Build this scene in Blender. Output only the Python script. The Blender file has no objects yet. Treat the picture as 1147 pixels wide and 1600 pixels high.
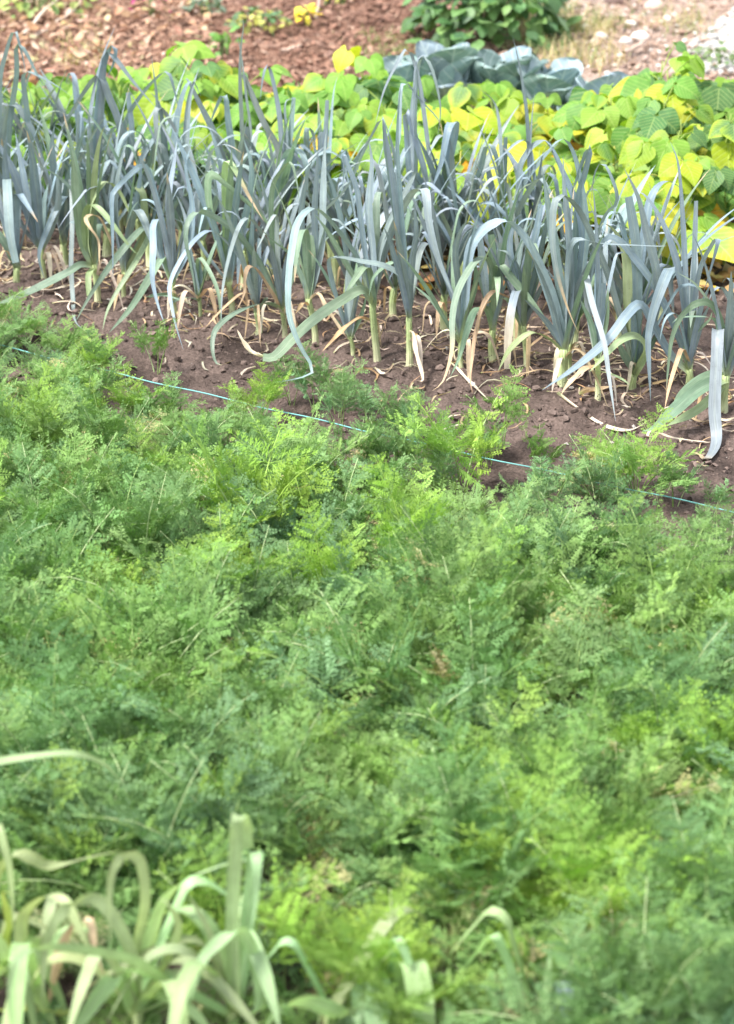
import bpy, math, random
import numpy as np
from mathutils import Vector, noise

C = bpy.context.scene.collection
SC = bpy.context.scene
R = math.radians
rnd = random.Random(7)

# ------------------------------------------------------------------ camera
CAM_H, PITCH, FPX = 2.15, R(24.0), 3600.0
cam_d = bpy.data.cameras.new('camera')
cam = bpy.data.objects.new('camera', cam_d)
C.objects.link(cam)
cam.location = (0, 0, CAM_H)
cam.rotation_euler = (math.pi/2 - PITCH, 0, 0)
cam_d.sensor_fit = 'VERTICAL'
cam_d.sensor_height = 36.0
cam_d.sensor_width = 36.0
cam_d.lens = 36.0*FPX/1600.0
cam_d.clip_end = 500
cam_d.dof.use_dof = True
cam_d.dof.focus_distance = 5.55
cam_d.dof.aperture_fstop = 3.8
SC.camera = cam

# ------------------------------------------------------------------ world and sun (overcast)
SUN_EL, SUN_AZ = R(60), R(-118)      # azimuth measured from +Y towards +X: high on the left, a little in front
w = bpy.data.worlds.new('World')
SC.world = w
w.use_nodes = True
nt = w.node_tree
nt.nodes.clear()
out = nt.nodes.new('ShaderNodeOutputWorld')
bg = nt.nodes.new('ShaderNodeBackground')
sky = nt.nodes.new('ShaderNodeTexSky')
sky.sky_type = 'NISHITA'
sky.sun_disc = False
sky.sun_elevation = SUN_EL
sky.sun_rotation = SUN_AZ
hs = nt.nodes.new('ShaderNodeHueSaturation')     # cloud cover: a pale, nearly neutral sky
hs.inputs['Saturation'].default_value = 0.28
nt.links.new(sky.outputs[0], hs.inputs['Color'])
nt.links.new(hs.outputs[0], bg.inputs[0])
bg.inputs[1].default_value = 0.125
nt.links.new(bg.outputs[0], out.inputs[0])
sd = bpy.data.lights.new('sun', 'SUN')
sd.energy = 2.4
sd.angle = R(13)
sd.color = (1.0, 0.96, 0.9)
so = bpy.data.objects.new('sun', sd)
C.objects.link(so)
sv = Vector((math.sin(SUN_AZ)*math.cos(SUN_EL), math.cos(SUN_AZ)*math.cos(SUN_EL), math.sin(SUN_EL)))
so.rotation_euler = sv.to_track_quat('Z', 'Y').to_euler()
so.location = sv*20
SC.view_settings.view_transform = 'Standard'
SC.view_settings.look = 'None'
SC.view_settings.gamma = 1
SC.view_settings.exposure = 1.80
SC.render.engine = 'CYCLES'
SC.cycles.use_denoising = True
SC.cycles.max_bounces = 10
SC.cycles.transparent_max_bounces = 8
SC.cycles.sample_clamp_indirect = 6

# ------------------------------------------------------------------ helpers: photo pixel -> world
FW = Vector((0, math.cos(PITCH), -math.sin(PITCH)))
UP = Vector((0, math.sin(PITCH), math.cos(PITCH)))
CP = Vector((0, 0, CAM_H))
def ray(px, py):
    return FW + Vector((1, 0, 0))*((px-573.5)/FPX) + UP*((800.0-py)/FPX)
def ground_at(px, py, z=0.0):
    d = ray(px, py)
    return CP + d*((z-CAM_H)/d.z)
def at_y(px, py, y):
    d = ray(px, py)
    return CP + d*(y/d.y)
def scale_at(p):                      # photo pixels per metre at a point
    return FPX/((Vector(p)-CP).dot(FW))

ROW_A, ROW_B = ground_at(26, 436), ground_at(1131, 646)
ROW_D = (ROW_B-ROW_A).normalized()
ROW_N = Vector((-ROW_D.y, ROW_D.x, 0))
if ROW_N.y < 0: ROW_N = -ROW_N
def row_off(x, y):
    return (x-ROW_A.x)*ROW_N.x + (y-ROW_A.y)*ROW_N.y
def smooth(a, b, x):
    t = min(1, max(0, (x-a)/(b-a)))
    return t*t*(3-2*t)
def soil_h(x, y):
    v = Vector((x, y, 0))
    o = row_off(x, y)
    h = 0.016*noise.noise(v*3.1) + 0.010*noise.noise(v*9.0+Vector((3, 1, 7)))
    h += 0.013*noise.noise(v*21.0) 
    c = noise.noise(v*48.0+Vector((9, 2, 4)))
    h += 0.016*max(0, c)
    h += 0.03*math.exp(-((o-0.12)/0.3)**2)
    return h

# ------------------------------------------------------------------ mesh builder
class MB:
    def __init__(s):
        s.v = []; s.f = []; s.uv = []; s.c = []
    def vert(s, p, uv=(0, 0), c=(1, 1, 1)):
        s.v.append((p[0], p[1], p[2])); s.uv.append(uv); s.c.append(c)
        return len(s.v)-1
    def build(s, name, mat, parent=None, loc=None, smooth_=True):
        me = bpy.data.meshes.new(name)
        v = s.v
        if loc is not None:
            v = [(a-loc[0], b-loc[1], c-loc[2]) for a, b, c in v]
        me.from_pydata(v, [], s.f)
        me.materials.append(mat)
        li = np.empty(len(me.loops), dtype=np.int32)
        me.loops.foreach_get('vertex_index', li)
        uvl = me.uv_layers.new(name='UVMap')
        uvl.data.foreach_set('uv', np.array(s.uv, dtype=np.float32)[li].ravel())
        ca = me.color_attributes.new('tint', 'FLOAT_COLOR', 'POINT')
        col = np.ones((len(s.v), 4), dtype=np.float32)
        col[:, :3] = np.array(s.c, dtype=np.float32)
        ca.data.foreach_set('color', col.ravel())
        if smooth_:
            me.polygons.foreach_set('use_smooth', np.ones(len(me.polygons), dtype=bool))
        me.update()
        o = bpy.data.objects.new(name, me)
        C.objects.link(o)
        if parent is not None:
            o.parent = parent
        elif loc is not None:
            o.location = loc
        return o

def thing(name, label, cat, loc, group=None):
    o = bpy.data.objects.new(name, None)
    o.empty_display_size = 0.05
    C.objects.link(o)
    o.location = loc
    tag(o, label, cat, group)
    return o
def tag(o, label, cat, group=None):
    o['label'] = label; o['category'] = cat
    if group: o['group'] = group
    return o
def dup(root, loc, rz, sc, label=None, group=None):
    r = root.copy(); C.objects.link(r)
    r.location = loc; r.rotation_euler = (0, 0, rz); r.scale = (sc, sc, sc)
    if label: r['label'] = label
    if group: r['group'] = group
    for ch in list(root.children):
        c = ch.copy(); C.objects.link(c); c.parent = r
        for g in list(ch.children):
            d = g.copy(); C.objects.link(d); d.parent = c
    return r

def catmull(P, n):
    P = [Vector(p) for p in P]
    Q = [P[0]*2-P[1]] + P + [P[-1]*2-P[-2]]
    pts = []
    for i in range(1, len(Q)-2):
        for k in range(8):
            t = k/8
            a, b, c, d = Q[i-1], Q[i], Q[i+1], Q[i+2]
            pts.append(0.5*((2*b)+(c-a)*t+(2*a-5*b+4*c-d)*t*t+(3*b-a-3*c+d)*t**3))
    pts.append(P[-1])
    L = [0]
    for i in range(1, len(pts)):
        L.append(L[-1]+(pts[i]-pts[i-1]).length)
    tot = L[-1]
    res = []; j = 0
    for k in range(n+1):
        s = tot*k/n
        while j < len(L)-2 and L[j+1] < s: j += 1
        u = (s-L[j])/max(1e-9, L[j+1]-L[j])
        res.append(pts[j].lerp(pts[j+1], min(1, max(0, u))))
    return res, tot

def tube(mb, P, rad, col, sides=6, closed=True):
    n = len(P)
    base = len(mb.v)
    ref = Vector((0.3, 0.2, 0.93))
    for i, p in enumerate(P):
        T = (P[min(n-1, i+1)]-P[max(0, i-1)]).normalized()
        a = T.cross(ref)
        if a.length < 0.1: a = T.cross(Vector((1, 0, 0)))
        a.normalize(); b = T.cross(a)
        r = rad[i] if isinstance(rad, (list, tuple)) else rad
        c = col[i] if isinstance(col, list) else col
        for k in range(sides):
            th = 2*math.pi*k/sides
            mb.vert(p+a*(r*math.cos(th))+b*(r*math.sin(th)), (k/sides, i/n), c)
    for i in range(n-1):
        for k in range(sides):
            k2 = (k+1) % sides
            mb.f.append((base+i*sides+k, base+i*sides+k2, base+(i+1)*sides+k2, base+(i+1)*sides+k))
    if closed:
        mb.f.append(tuple(base+(n-1)*sides+k for k in range(sides)))

def mixc(a, b, t):
    return tuple(a[i]*(1-t)+b[i]*t for i in range(3))
def jit(c, r, a=0.12):
    k = 1+r.uniform(-a, a)
    return (c[0]*k*(1+r.uniform(-a, a)*.5), c[1]*k, c[2]*k*(1+r.uniform(-a, a)*.6))

# ------------------------------------------------------------------ materials
def newmat(name):
    m = bpy.data.materials.new(name)
    m.use_nodes = True
    nt = m.node_tree
    nt.nodes.clear()
    return m, nt, nt.nodes, nt.links
def nd(N, t, **kw):
    n = N.new(t)
    for k, v in kw.items(): setattr(n, k, v)
    return n

def leaf_material(name, rough=0.5, transl=0.3, tr_tint=(1.1, 1.25, 0.5), spec=0.35, veins=None, vein_freq=12, speck=0.0, var=0.25, vein_mix=0.25, vein_col=(0.5, 0.55, 0.4), mott=30.0):
    m, nt, N, L = newmat(name)
    out = nd(N, 'ShaderNodeOutputMaterial')
    at = nd(N, 'ShaderNodeAttribute', attribute_name='tint')
    oi = nd(N, 'ShaderNodeObjectInfo')
    geo = nd(N, 'ShaderNodeNewGeometry')
    tc = nd(N, 'ShaderNodeTexCoord')
    uv = nd(N, 'ShaderNodeUVMap', uv_map='UVMap')
    no = nd(N, 'ShaderNodeTexNoise'); no.inputs['Scale'].default_value = mott; no.inputs['Detail'].default_value = 5
    L.new(geo.outputs['Position'], no.inputs['Vector'])
    mr = nd(N, 'ShaderNodeMapRange'); mr.inputs[1].default_value = 0.3; mr.inputs[2].default_value = 0.7
    mr.inputs[3].default_value = 1-var; mr.inputs[4].default_value = 1+var
    L.new(no.outputs[0], mr.inputs[0])
    mul = nd(N, 'ShaderNodeVectorMath', operation='SCALE')
    L.new(at.outputs['Color'], mul.inputs[0]); L.new(mr.outputs[0], mul.inputs['Scale'])
    col = mul.outputs[0]
    bump_h = no.outputs[0]
    if veins == 'stripe':
        sep = nd(N, 'ShaderNodeSeparateXYZ'); L.new(uv.outputs[0], sep.inputs[0])
        a = nd(N, 'ShaderNodeMath', operation='MULTIPLY'); a.inputs[1].default_value = vein_freq*6.283
        L.new(sep.outputs[0], a.inputs[0])
        s = nd(N, 'ShaderNodeMath', operation='SINE'); L.new(a.outputs[0], s.inputs[0])
        # streaks: noise stretched along the blade
        mp = nd(N, 'ShaderNodeMapping'); mp.inputs['Scale'].default_value = (26, 5, 1)
        L.new(uv.outputs[0], mp.inputs[0])
        n2 = nd(N, 'ShaderNodeTexNoise'); n2.inputs['Scale'].default_value = 1.0; n2.inputs['Detail'].default_value = 3
        L.new(mp.outputs[0], n2.inputs['Vector'])
        m2 = nd(N, 'ShaderNodeMapRange'); m2.inputs[1].default_value = .3; m2.inputs[2].default_value = .7; m2.inputs[3].default_value = .78; m2.inputs[4].default_value = 1.25
        L.new(n2.outputs[0], m2.inputs[0])
        m3 = nd(N, 'ShaderNodeVectorMath', operation='SCALE'); L.new(col, m3.inputs[0]); L.new(m2.outputs[0], m3.inputs['Scale'])
        col = m3.outputs[0]
        ad = nd(N, 'ShaderNodeMath', operation='ADD'); L.new(s.outputs[0], ad.inputs[0]); L.new(n2.outputs[0], ad.inputs[1])
        bump_h = ad.outputs[0]
    elif veins == 'pinnate':
        # u = 0..1 along the leaf, v = signed distance from the midrib
        sep = nd(N, 'ShaderNodeSeparateXYZ'); L.new(uv.outputs[0], sep.inputs[0])
        av = nd(N, 'ShaderNodeMath', operation='ABSOLUTE'); L.new(sep.outputs[1], av.inputs[0])
        k = nd(N, 'ShaderNodeMath', operation='MULTIPLY_ADD'); L.new(av.outputs[0], k.inputs[0]); k.inputs[1].default_value = -0.75; L.new(sep.outputs[0], k.inputs[2])
        f = nd(N, 'ShaderNodeMath', operation='MULTIPLY'); L.new(k.outputs[0], f.inputs[0]); f.inputs[1].default_value = vein_freq
        fr = nd(N, 'ShaderNodeMath', operation='PINGPONG'); L.new(f.outputs[0], fr.inputs[0]); fr.inputs[1].default_value = 0.5
        q = nd(N, 'ShaderNodeMapRange'); q.inputs[1].default_value = 0.0; q.inputs[2].default_value = 0.13; q.inputs[3].default_value = 1; q.inputs[4].default_value = 0
        L.new(fr.outputs[0], q.inputs[0])
        mid = nd(N, 'ShaderNodeMapRange'); mid.inputs[1].default_value = 0.0; mid.inputs[2].default_value = 0.035; mid.inputs[3].default_value = 1; mid.inputs[4].default_value = 0
        L.new(av.outputs[0], mid.inputs[0])
        mx = nd(N, 'ShaderNodeMath', operation='MAXIMUM'); L.new(q.outputs[0], mx.inputs[0]); L.new(mid.outputs[0], mx.inputs[1])
        vm = nd(N, 'ShaderNodeMath', operation='MULTIPLY'); L.new(mx.outputs[0], vm.inputs[0]); vm.inputs[1].default_value = vein_mix
        mc = nd(N, 'ShaderNodeMix', data_type='RGBA'); L.new(vm.outputs[0], mc.inputs[0]); L.new(col, mc.inputs[6]); mc.inputs[7].default_value = (*vein_col, 1)
        col = mc.outputs[2]
        neg = nd(N, 'ShaderNodeMath', operation='MULTIPLY_ADD'); L.new(mx.outputs[0], neg.inputs[0]); neg.inputs[1].default_value = -1.0; L.new(no.outputs[0], neg.inputs[2])
        bump_h = neg.outputs[0]
    # object-wise variation
    orr = nd(N, 'ShaderNodeMapRange'); orr.inputs[3].default_value = 0.85; orr.inputs[4].default_value = 1.15
    L.new(oi.outputs['Random'], orr.inputs[0])
    m4 = nd(N, 'ShaderNodeVectorMath', operation='SCALE'); L.new(col, m4.inputs[0]); L.new(orr.outputs[0], m4.inputs['Scale'])
    col = m4.outputs[0]
    if speck > 0:
        vo = nd(N, 'ShaderNodeTexVoronoi'); vo.inputs['Scale'].default_value = 160
        L.new(geo.outputs['Position'], vo.inputs['Vector'])
        n3 = nd(N, 'ShaderNodeTexNoise'); n3.inputs['Scale'].default_value = 18; L.new(geo.outputs['Position'], n3.inputs['Vector'])
        th = nd(N, 'ShaderNodeMapRange'); th.inputs[1].default_value = .42; th.inputs[2].default_value = .75; th.inputs[3].default_value = 0.0; th.inputs[4].default_value = 0.34
        L.new(n3.outputs[0], th.inputs[0])
        lt = nd(N, 'ShaderNodeMath', operation='LESS_THAN'); L.new(vo.outputs['Distance'], lt.inputs[0]); L.new(th.outputs[0], lt.inputs[1])
        sm = nd(N, 'ShaderNodeMath', operation='MULTIPLY'); L.new(lt.outputs[0], sm.inputs[0]); sm.inputs[1].default_value = speck
        mc = nd(N, 'ShaderNodeMix', data_type='RGBA'); L.new(sm.outputs[0], mc.inputs[0]); L.new(col, mc.inputs[6]); mc.inputs[7].default_value = (0.07, 0.055, 0.04, 1)
        col = mc.outputs[2]
    bs = nd(N, 'ShaderNodeBsdfPrincipled')
    L.new(col, bs.inputs['Base Color'])
    bs.inputs['Roughness'].default_value = rough
    bs.inputs['Specular IOR Level'].default_value = spec
    bp = nd(N, 'ShaderNodeBump'); bp.inputs['Strength'].default_value = 0.35; bp.inputs['Distance'].default_value = 0.002
    L.new(bump_h, bp.inputs['Height']); L.new(bp.outputs[0], bs.inputs['Normal'])
    tm = nd(N, 'ShaderNodeVectorMath', operation='MULTIPLY'); L.new(col, tm.inputs[0]); tm.inputs[1].default_value = tr_tint
    tr = nd(N, 'ShaderNodeBsdfTranslucent'); L.new(tm.outputs[0], tr.inputs[0])
    mix = nd(N, 'ShaderNodeMixShader'); mix.inputs[0].default_value = transl
    L.new(bs.outputs[0], mix.inputs[1]); L.new(tr.outputs[0], mix.inputs[2])
    L.new(mix.outputs[0], out.inputs[0])
    return m

M_LEEK = leaf_material('leek_leaf', rough=0.42, transl=0.16, tr_tint=(1.2, 1.3, .7), spec=0.5, veins='stripe', vein_freq=11, speck=0.25, var=0.12)
M_NEAR = leaf_material('near_leek_leaf', rough=0.45, transl=0.34, tr_tint=(1.15, 1.2, .7), spec=0.4, veins='stripe', vein_freq=9, var=0.12)
M_SHANK = leaf_material('leek_shank', rough=0.45, transl=0.12, tr_tint=(1.1, 1.1, .7), veins='stripe', vein_freq=9, speck=0.8, var=0.15)
M_DRY = leaf_material('dry_leaf', rough=0.75, transl=0.2, tr_tint=(1.1, 1, .8), spec=.15, veins='stripe', vein_freq=7, var=0.3)
M_BEAN = leaf_material('bean_leaf', rough=0.5, transl=0.34, tr_tint=(1.2, 1.3, .35), spec=.3, veins='pinnate', vein_freq=7, var=0.16, vein_mix=.36, vein_col=(.55, .66, .22), mott=40)
M_STEM = leaf_material('plant_stem', rough=0.5, transl=0.1, var=0.2)
M_CARROT = leaf_material('carrot_leaf', rough=0.5, transl=0.22, tr_tint=(1.1, 1.35, .5), spec=.2, var=0.22, mott=9)
M_CABB = leaf_material('cabbage_leaf', rough=0.5, transl=0.12, tr_tint=(1, 1.2, .7), spec=.35, veins='pinnate', vein_freq=5, var=0.16, vein_mix=.6, vein_col=(.50, .58, .55), mott=22)
M_BUSH = leaf_material('bush_leaf', rough=0.45, transl=0.25, tr_tint=(1.1, 1.3, .5), spec=.35, veins='pinnate', vein_freq=6, var=0.15, vein_mix=.15, vein_col=(.3, .4, .2))
M_GRASS = leaf_material('grass_blade', rough=0.6, transl=0.25, var=.2)

def matte(name, rough=0.9, var=0.3, scale=40, bump=0.6, dist=0.004, spec=0.15):
    m, nt, N, L = newmat(name)
    out = nd(N, 'ShaderNodeOutputMaterial')
    at = nd(N, 'ShaderNodeAttribute', attribute_name='tint')
    geo = nd(N, 'ShaderNodeNewGeometry')
    no = nd(N, 'ShaderNodeTexNoise'); no.inputs['Scale'].default_value = scale; no.inputs['Detail'].default_value = 6
    L.new(geo.outputs['Position'], no.inputs['Vector'])
    mr = nd(N, 'ShaderNodeMapRange'); mr.inputs[1].default_value = .3; mr.inputs[2].default_value = .7; mr.inputs[3].default_value = 1-var; mr.inputs[4].default_value = 1+var
    L.new(no.outputs[0], mr.inputs[0])
    mul = nd(N, 'ShaderNodeVectorMath', operation='SCALE'); L.new(at.outputs['Color'], mul.inputs[0]); L.new(mr.outputs[0], mul.inputs['Scale'])
    bs = nd(N, 'ShaderNodeBsdfPrincipled'); bs.inputs['Roughness'].default_value = rough; bs.inputs['Specular IOR Level'].default_value = spec
    L.new(mul.outputs[0], bs.inputs['Base Color'])
    bp = nd(N, 'ShaderNodeBump'); bp.inputs['Strength'].default_value = bump; bp.inputs['Distance'].default_value = dist
    L.new(no.outputs[0], bp.inputs['Height']); L.new(bp.outputs[0], bs.inputs['Normal'])
    L.new(bs.outputs[0], out.inputs[0])
    return m
M_CLOD = matte('soil_clod', scale=120, var=.3)
M_CHIP = matte('wood_chip', scale=60, var=.25)
M_STONE = matte('stone', scale=50, var=.2, rough=.7)
M_TWIG = matte('dead_twig', scale=60, var=.25)

def soil_material():
    m, nt, N, L = newmat('garden_soil')
    out = nd(N, 'ShaderNodeOutputMaterial')
    at = nd(N, 'ShaderNodeAttribute', attribute_name='tint')
    geo = nd(N, 'ShaderNodeNewGeometry')
    n1 = nd(N, 'ShaderNodeTexNoise'); n1.inputs['Scale'].default_value = 130; n1.inputs['Detail'].default_value = 8; n1.inputs['Roughness'].default_value = .7
    n2 = nd(N, 'ShaderNodeTexNoise'); n2.inputs['Scale'].default_value = 5; n2.inputs['Detail'].default_value = 5
    vo = nd(N, 'ShaderNodeTexVoronoi'); vo.inputs['Scale'].default_value = 90
    for n in (n1, n2, vo): L.new(geo.outputs['Position'], n.inputs['Vector'])
    a = nd(N, 'ShaderNodeMapRange'); a.inputs[1].default_value = .3; a.inputs[2].default_value = .7; a.inputs[3].default_value = .5; a.inputs[4].default_value = 1.5
    L.new(n1.outputs[0], a.inputs[0])
    b = nd(N, 'ShaderNodeMapRange'); b.inputs[1].default_value = .35; b.inputs[2].default_value = .65; b.inputs[3].default_value = .55; b.inputs[4].default_value = 1.4
    L.new(n2.outputs[0], b.inputs[0])
    ml = nd(N, 'ShaderNodeMath', operation='MULTIPLY'); L.new(a.outputs[0], ml.inputs[0]); L.new(b.outputs[0], ml.inputs[1])
    mul = nd(N, 'ShaderNodeVectorMath', operation='SCALE'); L.new(at.outputs['Color'], mul.inputs[0]); L.new(ml.outputs[0], mul.inputs['Scale'])
    bs = nd(N, 'ShaderNodeBsdfPrincipled'); bs.inputs['Roughness'].default_value = .95; bs.inputs['Specular IOR Level'].default_value = .1
    L.new(mul.outputs[0], bs.inputs['Base Color'])
    ad = nd(N, 'ShaderNodeMath', operation='MULTIPLY_ADD'); L.new(vo.outputs['Distance'], ad.inputs[0]); ad.inputs[1].default_value = -.7; L.new(n1.outputs[0], ad.inputs[2])
    bp = nd(N, 'ShaderNodeBump'); bp.inputs['Strength'].default_value = .9; bp.inputs['Distance'].default_value = .008
    L.new(ad.outputs[0], bp.inputs['Height']); L.new(bp.outputs[0], bs.inputs['Normal'])
    L.new(bs.outputs[0], out.inputs[0])
    return m
M_SOIL = soil_material()

def twine_material():
    m, nt, N, L = newmat('twine')
    out = nd(N, 'ShaderNodeOutputMaterial'); bs = nd(N, 'ShaderNodeBsdfPrincipled')
    uv = nd(N, 'ShaderNodeUVMap', uv_map='UVMap')
    wv = nd(N, 'ShaderNodeTexWave'); wv.bands_direction = 'DIAGONAL'; wv.inputs['Scale'].default_value = 60; wv.inputs['Distortion'].default_value = 2
    L.new(uv.outputs[0], wv.inputs[0])
    mc = nd(N, 'ShaderNodeMix', data_type='RGBA'); L.new(wv.outputs[1], mc.inputs[0])
    mc.inputs[6].default_value = (.04, .30, .30, 1); mc.inputs[7].default_value = (.26, .52, .5, 1)
    L.new(mc.outputs[2], bs.inputs['Base Color']); bs.inputs['Roughness'].default_value = .5
    L.new(bs.outputs[0], out.inputs[0])
    return m

# ------------------------------------------------------------------ ground
SOIL = (.108, .080, .069)
MULCH = (.20, .115, .082)
PALE = (.34, .255, .21)
def axis(lo, hi, step, far, grow=1.35):
    a = list(np.arange(lo, hi+1e-6, step))
    s = step
    b = [a[0]]
    while b[0] > -far: s *= grow; b.insert(0, b[0]-s)
    s = step; c = [a[-1]]
    while c[-1] < far: s *= grow; c.append(c[-1]+s)
    return np.array(b[:-1]+a+c[1:])
def build_ground():
    xs = axis(-1.75, 1.75, .0125, 150)
    ys = axis(2.4, 8.4, .0145, 260)
    nx, ny = len(xs), len(ys)
    mb = MB()
    for j in range(ny):
        y = float(ys[j])
        for i in range(nx):
            x = float(xs[i])
            z = soil_h(x, y) if (abs(x) < 6 and -2 < y < 16) else 0.0
            o = row_off(x, y)
            q = noise.noise(Vector((x*2.3, y*2.3, 1.7)))*.25
            t = smooth(1.75, 2.1, o+q)
            # right of the cabbages the ground is pale dry earth instead of bark
            t2 = smooth(.25, .7, x+q*1.4)*smooth(8.3, 8.9, y+q)
            c = mixc(mixc(SOIL, MULCH, t), PALE, t2)
            mb.vert((x, y, z), (x, y), c)
    for j in range(ny-1):
        for i in range(nx-1):
            a = j*nx+i
            mb.f.append((a, a+1, a+nx+1, a+nx))
    o = mb.build('ground', M_SOIL)
    o['kind'] = 'structure'
build_ground()

def blob(mb, p, r, rr, c, flat=.7, sub=1):
    # an uneven lump: icosphere of 12 verts with jitter
    t = (1+5**.5)/2
    V = [(-1, t, 0), (1, t, 0), (-1, -t, 0), (1, -t, 0), (0, -1, t), (0, 1, t), (0, -1, -t), (0, 1, -t), (t, 0, -1), (t, 0, 1), (-t, 0, -1), (-t, 0, 1)]
    F = [(0, 11, 5), (0, 5, 1), (0, 1, 7), (0, 7, 10), (0, 10, 11), (1, 5, 9), (5, 11, 4), (11, 10, 2), (10, 7, 6), (7, 1, 8), (3, 9, 4), (3, 4, 2), (3, 2, 6), (3, 6, 8), (3, 8, 9), (4, 9, 5), (2, 4, 11), (6, 2, 10), (8, 6, 7), (9, 8, 1)]
    b = len(mb.v)
    a = rr.uniform(0, 6.28); sx = rr.uniform(.7, 1.3)
    for v in V:
        k = r/1.9*rr.uniform(.45, 1.35)
        x, y, z = v[0]*k*sx, v[1]*k, v[2]*k*flat
        mb.vert((p[0]+x*math.cos(a)-y*math.sin(a), p[1]+x*math.sin(a)+y*math.cos(a), p[2]+z), (0, 0), c)
    for f in F: mb.f.append(tuple(b+i for i in f))

def scatter_soil():
    rr = random.Random(11)
    mb = MB()
    for _ in range(14000):
        x = rr.uniform(-1.5, 1.5)
        o = rr.uniform(-.75, 1.7) if rr.random() < .8 else rr.uniform(-.5, .1)
        base = ROW_A + ROW_D*((x-ROW_A.x-ROW_N.x*o)/ROW_D.x) + ROW_N*o
        r = .0018+.012*rr.random()**6
        k = rr.uniform(.6, 1.6)
        c = (SOIL[0]*k*1.1, SOIL[1]*k*1.1, SOIL[2]*k*1.1)
        if rr.random() < .04: c = (.34, .31, .28); r *= .7
        blob(mb, (base.x, base.y, soil_h(base.x, base.y)+r*.3), r, rr, c)
    o = mb.build('soil_crumbs', M_CLOD, smooth_=False)
    o['kind'] = 'stuff'; tag(o, 'crumbs and clods of brown soil scattered over the leek bed', 'soil')
scatter_soil()

def scatter_chips():
    rr = random.Random(5)
    mb = MB()
    pal = [(.30, .165, .115), (.34, .20, .14), (.25, .13, .09), (.18, .095, .07), (.38, .25, .18), (.10, .06, .05), (.14, .08, .06), (.46, .33, .25)]
    for _ in range(26000):
        x = rr.uniform(-2.2, 1.9); y = rr.uniform(7.4, 12.0)
        o = row_off(x, y)
        q = noise.noise(Vector((x*2.3, y*2.3, 1.7)))*.25
        if o+q < 1.85+rr.uniform(-.15, .3): continue
        pale = x+q > .35+rr.uniform(-.2, .2) and y > 8.2
        if pale and rr.random() < .62: continue
        dark = y > 9.75 and -.75 < x < .4 and rr.random() < .7
        c = rr.choice(pal)
        if dark: c = mixc(c, (.13, .065, .05), .75)
        if x < -.65: c = mixc(c, (.5, .33, .23), .45)
        if pale: c = mixc(c, (.48, .38, .31), .7)
        c = mixc(c, (.25, .15, .11), .45)
        l = .005+.018*rr.random()**2.2; wd = l*rr.uniform(.3, .75); th = rr.uniform(.002, .006)
        a = rr.uniform(0, 6.28); ti = rr.uniform(-.5, .5); ro = rr.uniform(-.5, .5)
        ex = Vector((math.cos(a)*math.cos(ti), math.sin(a)*math.cos(ti), math.sin(ti)))
        ey = Vector((-math.sin(a), math.cos(a), ro)).normalized()
        ez = ex.cross(ey).normalized()
        p = Vector((x, y, soil_h(x, y)+.004+rr.random()*.014))
        b = len(mb.v)
        for sx, sy, sz in ((-1, -1, -1), (1, -.8, -1), (.9, 1, -1), (-1, .8, -1), (-1, -1, 1), (1, -.8, 1), (.9, 1, 1), (-1, .8, 1)):
            mb.vert(p+ex*(sx*l*rr.uniform(.8, 1.1))+ey*(sy*wd)+ez*(sz*th), (0, 0), c)
        for f in ((3, 2, 1, 0), (4, 5, 6, 7), (0, 1, 5, 4), (1, 2, 6, 5), (2, 3, 7, 6), (3, 0, 4, 7)):
            mb.f.append(tuple(b+i for i in f))
    o = mb.build('wood_chips', M_CHIP, smooth_=False)
    o['kind'] = 'stuff'; tag(o, 'reddish brown bark mulch spread behind the vegetable beds', 'mulch')
scatter_chips()

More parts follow.
